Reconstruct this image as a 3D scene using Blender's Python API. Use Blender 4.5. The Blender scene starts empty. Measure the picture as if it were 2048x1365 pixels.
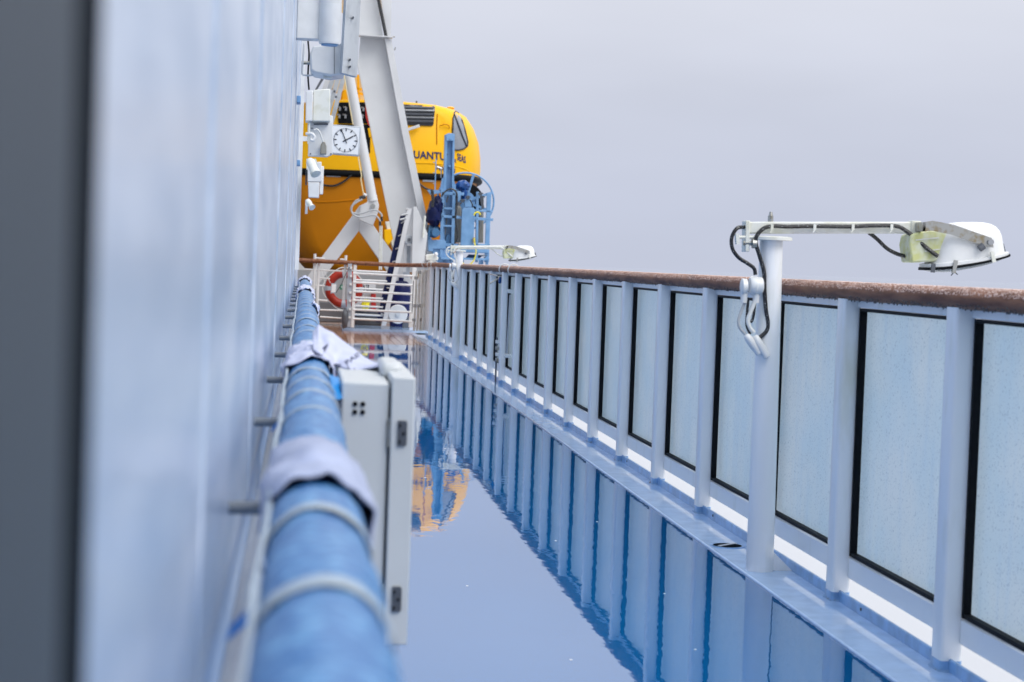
import bpy, bmesh, math, random
from mathutils import Vector, Matrix, noise
from mathutils.bvhtree import BVHTree
random.seed(7)
R = math.radians
S = bpy.context.scene
COL = S.collection

# ------------------------------------------------------------------ camera
EYE = Vector((0.0, 0.0, 1.295))
FPX, CX, CY, VX, VY, ROLL = 3900.0, 1024.0, 682.5, 607.0, 513.0, R(2.05)
_v = Vector(((VX-CX)/FPX, -(VY-CY)/FPX, -1.0))
_z = Vector((math.sin(ROLL), math.cos(ROLL), math.sin(ROLL)*_v.x+math.cos(ROLL)*_v.y)).normalized()
_y = _v.normalized()
_x = _y.cross(_z).normalized()
W2C = Matrix((( _x.x,_y.x,_z.x),(_x.y,_y.y,_z.y),(_x.z,_y.z,_z.z)))
C2W = W2C.transposed()
cam = bpy.data.cameras.new('camera'); cam_o = bpy.data.objects.new('camera', cam); COL.objects.link(cam_o)
cam_o.matrix_world = Matrix.Translation(EYE) @ C2W.to_4x4()
cam.lens = FPX/2048*36; cam.sensor_width = 36; cam.clip_start = .05; cam.clip_end = 60000
cam.dof.use_dof = True; cam.dof.focus_distance = 12.0; cam.dof.aperture_fstop = 6.2
S.camera = cam_o
# ------------------------------------------------------------------ sky and sun
SUN_EL, SUN_AZ = R(48), R(145)            # azimuth clockwise from +Y
w = bpy.data.worlds.new('World'); S.world = w; w.use_nodes = True
nt = w.node_tree; nt.nodes.clear()
out = nt.nodes.new('ShaderNodeOutputWorld')
tc = nt.nodes.new('ShaderNodeTexCoord'); sp = nt.nodes.new('ShaderNodeSeparateXYZ')
nt.links.new(tc.outputs['Generated'], sp.inputs[0])
rp = nt.nodes.new('ShaderNodeValToRGB'); nt.links.new(sp.outputs['Z'], rp.inputs[0])
el = rp.color_ramp.elements
el[0].position = 0; el[0].color = (.56,.60,.73,1)
el[1].position = 1; el[1].color = (1.95,1.98,2.04,1)
for p, c in ((.03,(.565,.605,.735,1)),(.08,(.60,.635,.75,1)),(.15,(.705,.73,.82,1)),(.40,(1.28,1.31,1.38,1))):
    e = el.new(p); e.color = c
cn = nt.nodes.new('ShaderNodeTexNoise'); cn.inputs['Scale'].default_value = 5; cn.inputs['Detail'].default_value = 3
cm = nt.nodes.new('ShaderNodeMapping'); cm.inputs['Scale'].default_value = (1,1,3.5); nt.links.new(tc.outputs['Generated'], cm.inputs[0]); nt.links.new(cm.outputs[0], cn.inputs['Vector'])
cr_ = nt.nodes.new('ShaderNodeMapRange'); cr_.inputs['From Min'].default_value = .3; cr_.inputs['From Max'].default_value = .7; cr_.inputs['To Min'].default_value = .965; cr_.inputs['To Max'].default_value = 1.035; nt.links.new(cn.outputs['Fac'], cr_.inputs['Value'])
vm = nt.nodes.new('ShaderNodeVectorMath'); vm.operation = 'SCALE'; nt.links.new(rp.outputs[0], vm.inputs[0]); nt.links.new(cr_.outputs[0], vm.inputs['Scale'])
b1 = nt.nodes.new('ShaderNodeBackground'); nt.links.new(vm.outputs[0], b1.inputs[0]); b1.inputs[1].default_value = 1.0
sky = nt.nodes.new('ShaderNodeTexSky'); sky.sky_type = 'NISHITA'; sky.sun_disc = False
sky.sun_elevation = SUN_EL; sky.sun_rotation = SUN_AZ; sky.dust_density = 6
hs = nt.nodes.new('ShaderNodeHueSaturation'); hs.inputs['Saturation'].default_value = .35
nt.links.new(sky.outputs[0], hs.inputs['Color'])
b2 = nt.nodes.new('ShaderNodeBackground'); nt.links.new(hs.outputs[0], b2.inputs[0]); b2.inputs[1].default_value = .006
ad = nt.nodes.new('ShaderNodeAddShader'); nt.links.new(b1.outputs[0], ad.inputs[0]); nt.links.new(b2.outputs[0], ad.inputs[1])
nt.links.new(ad.outputs[0], out.inputs[0])
sl = bpy.data.lights.new('sun', 'SUN'); sl.energy = 1.5; sl.angle = R(35); sl.color = (1,.97,.93)
so = bpy.data.objects.new('sun', sl); COL.objects.link(so)
sd = Vector((math.sin(SUN_AZ)*math.cos(SUN_EL), math.cos(SUN_AZ)*math.cos(SUN_EL), math.sin(SUN_EL)))
so.rotation_euler = sd.to_track_quat('Z', 'Y').to_euler(); so.location = (0,0,30)
S.view_settings.view_transform = 'Standard'; S.view_settings.look = 'None'
S.view_settings.exposure = 0.0; S.view_settings.gamma = 1.0
S.render.engine = 'CYCLES'
S.cycles.max_bounces = 8; S.cycles.glossy_bounces = 4; S.cycles.transmission_bounces = 6

def pt(px, py, Y):
    """point of the place at distance Y along the deck that the photograph shows at px, py"""
    d = C2W @ Vector(((px-CX)/FPX, -(py-CY)/FPX, -1.0))
    return EYE + d*(Y/d.y)

# ------------------------------------------------------------------ materials
M = {}
def mat(name, col, rough=.4, spec=.5, metal=0, nscale=0, namt=.15, ncol=None, bump=0, bscale=200, coat=0, crough=.1, stretch=(1,1,1), ndetail=4, lo=.35, hi=.65, bdist=.004):
    m = bpy.data.materials.new(name); m.use_nodes = True; n = m.node_tree; p = n.nodes['Principled BSDF']
    p.inputs['Base Color'].default_value = (*col, 1); p.inputs['Roughness'].default_value = rough
    p.inputs['Specular IOR Level'].default_value = spec; p.inputs['Metallic'].default_value = metal
    p.inputs['Coat Weight'].default_value = coat; p.inputs['Coat Roughness'].default_value = crough
    if nscale or bump:
        t = n.nodes.new('ShaderNodeNewGeometry'); mp = n.nodes.new('ShaderNodeMapping'); mp.inputs['Scale'].default_value = stretch
        n.links.new(t.outputs['Position'], mp.inputs[0])
    if nscale:
        no = n.nodes.new('ShaderNodeTexNoise'); no.inputs['Scale'].default_value = nscale; no.inputs['Detail'].default_value = ndetail
        n.links.new(mp.outputs[0], no.inputs['Vector'])
        r = n.nodes.new('ShaderNodeMapRange'); r.inputs['From Min'].default_value = lo; r.inputs['From Max'].default_value = hi
        n.links.new(no.outputs['Fac'], r.inputs['Value'])
        mx = n.nodes.new('ShaderNodeMix'); mx.data_type = 'RGBA'
        c2 = ncol or tuple(c*(1-namt) for c in col)
        mx.inputs[6].default_value = (*col, 1); mx.inputs[7].default_value = (*c2, 1)
        n.links.new(r.outputs[0], mx.inputs[0]); n.links.new(mx.outputs[2], p.inputs['Base Color'])
    if bump:
        nb = n.nodes.new('ShaderNodeTexNoise'); nb.inputs['Scale'].default_value = bscale; nb.inputs['Detail'].default_value = 3
        n.links.new(mp.outputs[0], nb.inputs['Vector'])
        bp = n.nodes.new('ShaderNodeBump'); bp.inputs['Strength'].default_value = bump; bp.inputs['Distance'].default_value = bdist
        n.links.new(nb.outputs['Fac'], bp.inputs['Height']); n.links.new(bp.outputs[0], p.inputs['Normal'])
    M[name] = m
    return m
WHITE = (.78,.79,.79)
mat('white_paint', WHITE, .32, nscale=9, namt=.10, bump=.08, bscale=60, coat=.3)
mat('white_davit', (.66,.67,.68), .38, nscale=1.6, namt=.10, bump=.05, bscale=8)
mat('old_white', (.74,.75,.70), .45, nscale=12, ncol=(.58,.58,.46), lo=.5, hi=.8)
mat('rail_white', (.87,.885,.90), .28, nscale=7, ncol=(.64,.64,.52), lo=.58, hi=.85, coat=.4, crough=.15, bump=.12, bscale=90, stretch=(1,1,.25))
mat('cabinet_white', (.55,.575,.585), .35, nscale=5, namt=.06, bump=.05, bscale=120)
mat('grey_panel', (.50,.53,.56), .4, nscale=9, ncol=(.36,.39,.42), lo=.45, hi=.75)
mat('bulwark_grey', (.40,.42,.44), .45, nscale=1.5, namt=.12)
mat('locker_grey', (.20,.21,.23), .45, nscale=2, namt=.2)
mat('grey_dark', (.10,.11,.13), .5, nscale=8)
mat('door_grey', (.058,.072,.088), .6, spec=.25, nscale=3, namt=.12)
mat('black_rubber', (.005,.006,.008), .6, spec=.12, bump=.3, bscale=90)
mat('seal_black', (.006,.009,.013), .9, spec=.02)
mat('cable_black', (.012,.012,.014), .35, nscale=160, ncol=(.35,.37,.38), lo=.62, hi=.66)
mat('cable_grey', (.42,.44,.46), .4)
mat('cable_white', (.70,.71,.69), .4)
mat('steel', (.42,.42,.40), .35, metal=.85, nscale=40, ncol=(.30,.24,.14), lo=.5, hi=.72)
mat('steel_clean', (.45,.46,.47), .3, metal=.9)
mat('hinge_grey', (.07,.08,.10), .5, nscale=70)
mat('gear_yellow', (.58,.60,.26), .4, nscale=26, ncol=(.66,.69,.52), lo=.4, hi=.62)
mat('wood_rail', (.29,.125,.065), .62, spec=.25, nscale=35, ncol=(.13,.045,.020), stretch=(1,.12,1), bump=.5, bscale=160, coat=.04, crough=.3)
mat('drop', (.72,.52,.45), .2, spec=.6)
mat('drop_dark', (.10,.07,.06), .1, spec=.8)
mat('boat_yellow', (.95,.49,.001), .42, spec=.25, nscale=1.2, namt=.06)
mat('boat_hull_shaded', (.52,.18,.001), .45, spec=.2, nscale=1.2, namt=.12)  # canopy paint darkened: the hull's shade is put into its colour
mat('boat_glass', (.03,.032,.036), .15, nscale=30, namt=.3)
mat('boat_visor', (.26,.28,.32), .25, nscale=60, namt=.2)
mat('navy_text', (.015,.03,.12), .4)
mat('crane_blue', (.19,.36,.60), .38, nscale=6, ncol=(.13,.28,.50), bump=.05, bscale=30)
mat('crane_blue_dark', (.05,.16,.32), .4, nscale=6)
mat('tarp_blue', (.005,.075,.30), .22, nscale=9, namt=.4, bump=.4, bscale=12, bdist=.03)
mat('tarp_navy', (.003,.009,.07), .3, spec=.3, nscale=9, namt=.4, bump=.4, bscale=12, bdist=.03)
mat('bottle_grey', (.30,.30,.27), .45, nscale=14, ncol=(.22,.20,.16), stretch=(1,1,.15))
mat('hose_yellow', (.80,.68,.02), .4)
mat('buoy_red', (.40,.020,.004), .45, nscale=9, namt=.25)
mat('red', (.45,.02,.015), .4)
mat('green_sign', (.01,.22,.12), .4)
mat('sign_grey', (.38,.42,.48), .4)
mat('white_flat', (.82,.82,.82), .5)
mat('clock_face', (.80,.82,.84), .35)
mat('tick', (.012,.016,.03), .5)
mat('navy_drum', (.003,.007,.075), .4, spec=.3)
mat('cream', (.80,.66,.36), .4)
mat('cloth', (.54,.57,.74), .85, nscale=14, namt=.12)
mat('cloth_grey', (.40,.45,.62), .85, nscale=9, namt=.25)
mat('cloth_navy', (.035,.045,.10), .85)
mat('wrap_blue', (.014,.125,.35), .45, spec=.35, nscale=48, ncol=(.11,.30,.55), lo=.44, hi=.66, bump=.6, bscale=45, bdist=.008, coat=.14, crough=.3)
mat('tape_white', (.34,.42,.50), .45, nscale=25, namt=.15)
mat('tape_blue', (.01,.25,.66), .35)
mat('kerb_blue', (.46,.66,.95), .05, spec=1.0, nscale=10, namt=.15, bump=.05, bscale=9, bdist=.003)
mat('lip_blue', (.24,.46,.78), .3, nscale=14, namt=.3, coat=.3)
mat('weld', (.20,.36,.58), .5, nscale=60, ncol=(.16,.12,.06), lo=.52, hi=.62)
mat('bracket_grey', (.16,.19,.23), .45)
mat('stain', (.05,.04,.02), .7)
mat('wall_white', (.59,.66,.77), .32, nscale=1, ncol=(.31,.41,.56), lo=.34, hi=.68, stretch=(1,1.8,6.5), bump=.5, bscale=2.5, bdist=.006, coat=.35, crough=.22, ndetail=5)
mat('ledge_white', (.48,.49,.515), .5)

def water_deck(name, col, col2, stretch, rough, plank=False):
    m = bpy.data.materials.new(name); m.use_nodes = True; n = m.node_tree; p = n.nodes['Principled BSDF']
    g = n.nodes.new('ShaderNodeNewGeometry')
    mp = n.nodes.new('ShaderNodeMapping'); n.links.new(g.outputs['Position'], mp.inputs[0]); mp.inputs['Scale'].default_value = stretch
    nb = n.nodes.new('ShaderNodeTexNoise'); nb.inputs['Scale'].default_value = 5.5; nb.inputs['Detail'].default_value = 3.5; n.links.new(mp.outputs[0], nb.inputs['Vector'])
    bp = n.nodes.new('ShaderNodeBump'); bp.inputs['Strength'].default_value = 1; bp.inputs['Distance'].default_value = .00042
    n.links.new(nb.outputs['Fac'], bp.inputs['Height']); n.links.new(bp.outputs[0], p.inputs['Normal'])
    nc = n.nodes.new('ShaderNodeTexNoise'); nc.inputs['Scale'].default_value = .8; nc.inputs['Detail'].default_value = 5; n.links.new(g.outputs['Position'], nc.inputs['Vector'])
    mx = n.nodes.new('ShaderNodeMix'); mx.data_type = 'RGBA'; mx.inputs[6].default_value = (*col,1); mx.inputs[7].default_value = (*col2,1)
    n.links.new(nc.outputs['Fac'], mx.inputs[0]); n.links.new(mx.outputs[2], p.inputs['Base Color'])
    p.inputs['Roughness'].default_value = rough; p.inputs['IOR'].default_value = 1.5; p.inputs['Specular IOR Level'].default_value = .85
    M[name] = m
water_deck('deck_wet', (.002,.108,.32), (.003,.138,.38), (2.2,1.0,1), .012)
water_deck('wood_wet', (.52,.22,.08), (.34,.13,.05), (2,.9,1), .10)

def glass_mat():
    m = bpy.data.materials.new('frosted_glass'); m.use_nodes = True; n = m.node_tree
    for x in list(n.nodes):
        if x.type == 'BSDF_PRINCIPLED': n.nodes.remove(x)
    o = n.nodes['Material Output']
    g = n.nodes.new('ShaderNodeNewGeometry')
    n1 = n.nodes.new('ShaderNodeTexNoise'); n1.inputs['Scale'].default_value = 3; n1.inputs['Detail'].default_value = 8; n.links.new(g.outputs['Position'], n1.inputs['Vector'])
    n2 = n.nodes.new('ShaderNodeTexNoise'); n2.inputs['Scale'].default_value = 130; n2.inputs['Detail'].default_value = 2; n.links.new(g.outputs['Position'], n2.inputs['Vector'])
    mp = n.nodes.new('ShaderNodeMapping'); mp.inputs['Scale'].default_value = (1,9,.6); n.links.new(g.outputs['Position'], mp.inputs[0])
    n3 = n.nodes.new('ShaderNodeTexNoise'); n3.inputs['Scale'].default_value = 2; n3.inputs['Detail'].default_value = 4; n.links.new(mp.outputs[0], n3.inputs['Vector'])
    def mixc(a, b, f, lo, hi):
        r = n.nodes.new('ShaderNodeMapRange'); r.inputs['From Min'].default_value = lo; r.inputs['From Max'].default_value = hi; n.links.new(f, r.inputs['Value'])
        x = n.nodes.new('ShaderNodeMix'); x.data_type = 'RGBA'; n.links.new(r.outputs[0], x.inputs[0])
        for i, c in ((6, a), (7, b)):
            if isinstance(c, tuple): x.inputs[i].default_value = (*c, 1)
            else: n.links.new(c, x.inputs[i])
        return x.outputs[2]
    c = mixc((.80,.92,1.0), (.89,.96,1.0), n1.outputs['Fac'], .35, .65)
    c = mixc(c, (.72,.86,.99), n3.outputs['Fac'], .5, .95)
    c = mixc((.50,.60,.70), c, n2.outputs['Fac'], .30, .40)
    tr = n.nodes.new('ShaderNodeBsdfTranslucent'); n.links.new(c, tr.inputs[0])
    di = n.nodes.new('ShaderNodeBsdfDiffuse'); n.links.new(c, di.inputs[0])
    ms = n.nodes.new('ShaderNodeMixShader'); ms.inputs[0].default_value = .15; n.links.new(tr.outputs[0], ms.inputs[1]); n.links.new(di.outputs[0], ms.inputs[2])
    gl = n.nodes.new('ShaderNodeBsdfGlossy'); gl.inputs['Roughness'].default_value = .12
    bp = n.nodes.new('ShaderNodeBump'); bp.inputs['Strength'].default_value = .25; bp.inputs['Distance'].default_value = .002; n.links.new(n2.outputs['Fac'], bp.inputs['Height']); n.links.new(bp.outputs[0], gl.inputs['Normal'])
    fr = n.nodes.new('ShaderNodeFresnel'); fr.inputs[0].default_value = 1.4
    m2 = n.nodes.new('ShaderNodeMixShader'); n.links.new(fr.outputs[0], m2.inputs[0]); n.links.new(ms.outputs[0], m2.inputs[1]); n.links.new(gl.outputs[0], m2.inputs[2])
    n.links.new(m2.outputs[0], o.inputs[0]); M['frosted_glass'] = m
glass_mat()
mat('sea', (.30,.34,.40), .08, bump=.15, bscale=.15, bdist=.05)

# ------------------------------------------------------------------ mesh helpers
class MB:
    def __init__(s): s.v = []; s.f = []
    def add(s, vs, fs):
        k = len(s.v); s.v += [Vector(v) for v in vs]; s.f += [tuple(i+k for i in f) for f in fs]; return s
    def box(s, a, b):
        (x0,y0,z0),(x1,y1,z1) = a, b
        return s.add([(x0,y0,z0),(x1,y0,z0),(x1,y1,z0),(x0,y1,z0),(x0,y0,z1),(x1,y0,z1),(x1,y1,z1),(x0,y1,z1)],
                     [(0,3,2,1),(4,5,6,7),(0,1,5,4),(1,2,6,5),(2,3,7,6),(3,0,4,7)])
    def beam(s, a, b, w, h, up=(0,0,1)):
        a, b = Vector(a), Vector(b); d = (b-a).normalized(); r = d.cross(Vector(up))
        if r.length < 1e-4: r = d.cross(Vector((0,1,0)))
        r.normalize(); u = r.cross(d); r *= w/2; u *= h/2
        vs = [q+x for q in (a, b) for x in (-r-u, r-u, r+u, -r+u)]
        return s.add(vs, [(0,3,2,1),(4,5,6,7),(0,1,5,4),(1,2,6,5),(2,3,7,6),(3,0,4,7)])
    def prism(s, pts, d):
        n = len(pts); d = Vector(d); ps = [Vector(p) for p in pts]
        return s.add(ps+[p+d for p in ps], [tuple(range(n)), tuple(range(2*n-1, n-1, -1))]+[(i, i+n, (i+1)%n+n, (i+1)%n) for i in range(n)])
    def tube(s, pts, r, seg=8, caps=True, closed=False, rb=None):
        pts = [Vector(p) for p in pts]; n = len(pts); rs = r if isinstance(r, (list,tuple)) else [r]*n
        t0 = (pts[1]-pts[0]).normalized(); nn = t0.orthogonal().normalized(); vs = []
        if rb: nn = (Vector((0,0,1))-t0*t0.z).normalized()
        for i, p in enumerate(pts):
            t = (pts[(i+1)%n]-pts[i-1]) if closed else (pts[min(i+1,n-1)]-pts[max(i-1,0)])
            t.normalize(); nn = (nn-t*nn.dot(t)).normalized(); b = t.cross(nn)
            for k in range(seg):
                a = 2*math.pi*k/seg; vs.append(p+nn*math.cos(a)*rs[i]+b*math.sin(a)*(rb or rs[i]))
        fs = []
        for i in range(n if closed else n-1):
            for k in range(seg):
                j = (i+1)%n; k2 = (k+1)%seg; fs.append((i*seg+k, i*seg+k2, j*seg+k2, j*seg+k))
        if caps and not closed: fs += [tuple(range(seg-1,-1,-1)), tuple((n-1)*seg+k for k in range(seg))]
        return s.add(vs, fs)
    def cyl(s, a, b, r, r2=None, seg=16): return s.tube([a, b], [r, r if r2 is None else r2], seg)
    def lathe(s, prof, o, ax, seg=20):
        o, ax = Vector(o), Vector(ax).normalized(); u = ax.orthogonal().normalized(); v = ax.cross(u); vs = []; n = len(prof)
        for r, h in prof:
            for k in range(seg):
                a = 2*math.pi*k/seg; vs.append(o+ax*h+(u*math.cos(a)+v*math.sin(a))*r)
        fs = [(i*seg+k, i*seg+(k+1)%seg, (i+1)*seg+(k+1)%seg, (i+1)*seg+k) for i in range(n-1) for k in range(seg)]
        fs += [tuple(range(seg-1,-1,-1)), tuple((n-1)*seg+k for k in range(seg))]
        return s.add(vs, fs)
    def torus(s, c, Rr, r, ax=(0,1,0), seg=32, rs=10, a0=0, a1=2*math.pi):
        c, ax = Vector(c), Vector(ax).normalized(); u = Vector((1,0,0)) if abs(ax.x) < .9 else Vector((0,1,0)); u = (u-ax*ax.dot(u)).normalized(); v = u.cross(ax)*-1
        full = abs(a1-a0-2*math.pi) < 1e-3; n = seg if full else seg+1
        return s.tube([c+(u*math.cos(a0+(a1-a0)*i/seg)+v*math.sin(a0+(a1-a0)*i/seg))*Rr for i in range(n)], r, rs, True, full)
    def blob(s, c, sx, sy, sz, amp=.15, fr=3, seg=18, ring=12):
        c = Vector(c); vs = []
        for i in range(ring+1):
            th = math.pi*i/ring
            for k in range(seg):
                a = 2*math.pi*k/seg; d = Vector((math.sin(th)*math.cos(a), math.sin(th)*math.sin(a), math.cos(th)))
                q = 1+amp*noise.noise(d*fr+c*3)+amp*.5*noise.noise(d*fr*2.7+c*5)
                vs.append(c+Vector((d.x*sx, d.y*sy, d.z*sz))*q)
        return s.add(vs, [(i*seg+k, (i+1)*seg+k, (i+1)*seg+(k+1)%seg, i*seg+(k+1)%seg) for i in range(ring) for k in range(seg)])
    def mesh(s, name, off=Vector((0,0,0)), smooth=True):
        me = bpy.data.meshes.new(name); me.from_pydata([v-off for v in s.v], [], s.f)
        b = bmesh.new(); b.from_mesh(me); bmesh.ops.remove_doubles(b, verts=b.verts, dist=1e-6); bmesh.ops.recalc_face_normals(b, faces=b.faces); b.to_mesh(me); b.free()
        if smooth:
            me.shade_smooth(); me.set_sharp_from_angle(angle=R(38))
        return me
    def build(s, name, m, parent=None, bevel=0, seg=2, kind=None, label=None, smooth=True):
        off = org(parent) if parent else Vector((0,0,0))
        me = s.mesh(name, off, smooth); me.materials.append(M[m])
        o = bpy.data.objects.new(name, me); COL.objects.link(o); o.parent = parent
        if bevel:
            bm_ = o.modifiers.new('bevel', 'BEVEL'); bm_.width = bevel; bm_.segments = seg; bm_.limit_method = 'ANGLE'; bm_.angle_limit = R(40)
        if kind: o['kind'] = kind
        if label: o['label'] = label
        return o
def org(o):
    p = Vector((0,0,0))
    while o: p += o.location; o = o.parent
    return p
def thing(name, loc, label, cat, group=None):
    o = bpy.data.objects.new(name, None); COL.objects.link(o); o.location = loc; o.empty_display_size = .1
    o['label'] = label; o['category'] = cat
    if group: o['group'] = group
    return o
def tag(o, label, cat, group=None):
    o['label'] = label; o['category'] = cat
    if group: o['group'] = group
    return o
def inst(name, me, parent, loc):
    o = bpy.data.objects.new(name, me); COL.objects.link(o); o.parent = parent; o.location = Vector(loc)-org(parent); return o
def spl(pts, n=6):
    pts = [Vector(p) for p in pts]; P = [2*pts[0]-pts[1]]+pts+[2*pts[-1]-pts[-2]]; o = []
    for i in range(1, len(P)-2):
        for k in range(n):
            t = k/n; a, b, c, d = P[i-1], P[i], P[i+1], P[i+2]
            o.append(.5*((2*b)+(c-a)*t+(2*a-5*b+4*c-d)*t*t+(3*b-a-3*c+d)*t**3))
    return o+[pts[-1]]
def text_verts(body, size):
    cu = bpy.data.curves.new('t', 'FONT'); cu.body = body; cu.size = size; cu.align_x = 'CENTER'; cu.offset = size*.022; cu.resolution_u = 3
    o = bpy.data.objects.new('t', cu); COL.objects.link(o); dg = bpy.context.evaluated_depsgraph_get(); dg.update()
    me = bpy.data.meshes.new_from_object(o.evaluated_get(dg)); vs = [v.co.copy() for v in me.vertices]; fs = [tuple(p.vertices) for p in me.polygons]
    bpy.data.objects.remove(o); bpy.data.curves.remove(cu); bpy.data.meshes.remove(me); return vs, fs

# ================================================================== SETTING
b = MB(); b.add([(-30000,-30000,-19),(30000,-30000,-19),(30000,30000,-19),(-30000,30000,-19)], [(0,1,2,3)]); b.build('sea', 'sea', kind='structure')
# blue promenade deck under a film of water
b = MB(); b.box((-.12,-4,-.10),(1.889,29.2,.022)); dk = b.build('deck', 'deck_wet', kind='structure')
fk = MB()
for fx, fy, fr in ((.42,5.1,.005),(.68,7.6,.006),(.55,9.3,.007),(1.2,8.9,.006),(.9,6.2,.006),(1.35,6.4,.005),(1.5,9.6,.006),(.75,11.4,.008),(1.0,13.2,.008),(1.45,7.5,.005),(.35,4.7,.005)):
    fk.lathe([(fr,0),(fr*.8,.0012)], (fx,fy,.0225), (0,0,1), 7)
fk.build('paint_flecks', 'white_flat', dk, kind='stuff')
# timber deck further on
td = MB(); td.box((-3,29.2,-.14),(2.3,62,-.022)); td = td.build('timber_deck', 'grey_dark', kind='structure')
pw = .118; x = -.1; k = 0
pm = {}
while x < 1.95:
    ln = 10.0
    key = k % 3
    if key not in pm:
        q = MB(); q.box((0,0,-.022),(pw-.006,ln,0)); pm[key] = q.mesh('plank'); pm[key].materials.append(M['wood_wet'])
    inst('plank', pm[key], td, (x, 29.21, .001*((k*7)%3))); x += pw; k += 1
# raised painted margin along the railing and its outer lip
b = MB(); b.box((1.89,-4,-.10),(2.15,33.2,.030)); kerb = b.build('kerb', 'kerb_blue', kind='structure', bevel=.006)
b = MB(); b.box((2.110,-4,.028),(2.122,33.2,.072)); b.build('outer_lip', 'lip_blue', kerb, bevel=.004)
for yy in (7.05, 9.7, 12.35, 15.6):
    b = MB(); b.cyl((2.107,yy,.053),(2.1105,yy,.053), .006, seg=8); b.build('lip_hole', 'stain', kerb)
# white steel ledge outboard and below
b = MB(); b.box((2.152,-6,-.75),(7.5,36.2,-.40)); b.build('outboard_ledge', 'ledge_white', kind='structure')

b = MB(); b.box((-9,38.6,7.0),(1.6,46,7.4)); b.build('boat_shade_slab', 'white_davit', kind='structure')  # unseen slab added above the lifeboat to shade its hull
b = MB(); b.box((-9,32.7,-.14),(-1.3,62,6.99)); b.build('shade_deckhouse', 'white_davit', kind='structure')  # unseen superstructure block, added to shade the lifeboat from the left
b = MB(); b.box((-1.29,56,-.02),(1.6,58,5.6)); b.build('deckhouse_end', 'white_davit', kind='structure')
# ------------------------------------------------------------------ ship's wall on the left
WX = -.085
wall = thing('ship_wall', (WX,0,0), 'long wet white steel ship wall running along the left side', 'wall')
b = MB(); b.box((-9,-6,-.1),(WX,32.6,12)); b.build('wall_plate', 'wall_white', wall)
b = MB(); b.box((WX,20.6,1.15),(WX+.04,20.75,8)); b.build('corner_trim', 'white_paint', wall)
b = MB(); b.box((WX,.90,0),(WX+.012,32.5,.10)); b.build('skirting', 'kerb_blue', wall)
for yy in (1.75, 3.4, 6.2, 9.6, 13.0, 17.0, 24.0, 28.0):
    b = MB(); b.tube([(WX,yy,.1),(WX,yy+.002,4),(WX,yy,8)], .004, 8); b.build('weld_seam', 'wall_white', wall)
for yy, zz in ((13.1,2.9),(17.5,2.1),(14.2,2.4)):
    b = MB(); b.box((WX,yy,zz),(WX+.03,yy+.2,zz+.05)); b.build('wall_cleat', 'crane_blue', wall, bevel=.005)
b = MB(); b.tube([(WX+.028,4.0,.87),(WX+.028,31,.87)], .014, 8); b.tube([(WX+.028,-1,.87),(WX+.028,4,.87)], .014, 8)
pipe = b.build('conduit_pipe', 'white_paint'); tag(pipe, 'thin white conduit pipe on the wall behind the wrapped blue handrail', 'pipe')
door = thing('steel_door', (WX+.001,0,0), 'dark grey steel door leaf close to the lens at the left edge', 'door')
b = MB(); b.box((WX+.001,-1.2,.1),(WX+.011,.640,2.6)); b.build('door_leaf', 'door_grey', door, bevel=.003)
b = MB(); b.box((WX+.001,.642,.1),(WX+.010,.722,2.6)); b.build('door_seal', 'seal_black', door)

# ------------------------------------------------------------------ wrapped handrail on the wall
HX, HZ, HR = .022, 1.012, .0495
hr = thing('wall_handrail', (HX,0,HZ), 'wall handrail wrapped in blue plastic with white tape rings', 'handrail')
b = MB(); ny, ns = 420, 28; y0, y1 = -.6, 23.0; vs = []
def hrad(y, a):
    p = Vector((math.cos(a)*.6, y*2.4, math.sin(a)*.6)); return HR+.0035*noise.noise(p*2)+.002*noise.noise(p*5)+.0015*math.sin(y*17)
for i in range(ny+1):
    y = y0+(y1-y0)*(i/ny)**1.5
    for k in range(ns):
        a = 2*math.pi*k/ns; r = hrad(y, a); vs.append((HX+math.cos(a)*r, y, HZ+math.sin(a)*r))
b.add(vs, [(i*ns+k, i*ns+(k+1)%ns, (i+1)*ns+(k+1)%ns, (i+1)*ns+k) for i in range(ny) for k in range(ns)]+[tuple(ny*ns+k for k in range(ns))])
b.build('plastic_wrap', 'wrap_blue', hr)
yr = [.95,1.40,1.83,3.05,3.42,3.75,4.10]+[4.9+.62*i+random.uniform(-.1,.1) for i in range(28)]
for y in yr:
    if y > 22.8: continue
    b = MB(); wd = random.uniform(.014,.028); sk = random.uniform(-.015,.015); q = []
    for j, (dy, dr) in enumerate(((-wd,.0),(-wd*.6,.0008),(wd*.6,.0008),(wd,.0))):
        for k in range(24):
            a = 2*math.pi*k/24; r = HR+.0022+dr+.0025*noise.noise(Vector((y*3,math.cos(a)*1.5,math.sin(a)*1.5))); q.append((HX+math.cos(a)*r, y+dy+sk*math.sin(a+.6), HZ+math.sin(a)*r))
    b.add(q, [(j*24+k, j*24+(k+1)%24, (j+1)*24+(k+1)%24, (j+1)*24+k) for j in range(3) for k in range(24)])
    b.build('tape_ring', 'tape_white', hr)
pts = [(HX-HR-.002+.006*noise.noise(Vector((y*1.7,0,0))), y, HZ+.022+.014*noise.noise(Vector((y*2.1,5,0)))) for y in [.5+.11*i for i in range(200)]]
b = MB(); b.tube(pts, [.0035+.0035*noise.noise(Vector((i*.6,9,0))) for i in range(200)], 6); b.build('wrap_seam', 'tape_white', hr)
for y in [.0+1.22+1.31*i for i in range(16)]:
    b = MB(); b.cyl((WX-.001,y,.968),(HX-.02,y,.968), .009, seg=10); b.build('bracket', 'bracket_grey', hr)
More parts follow.
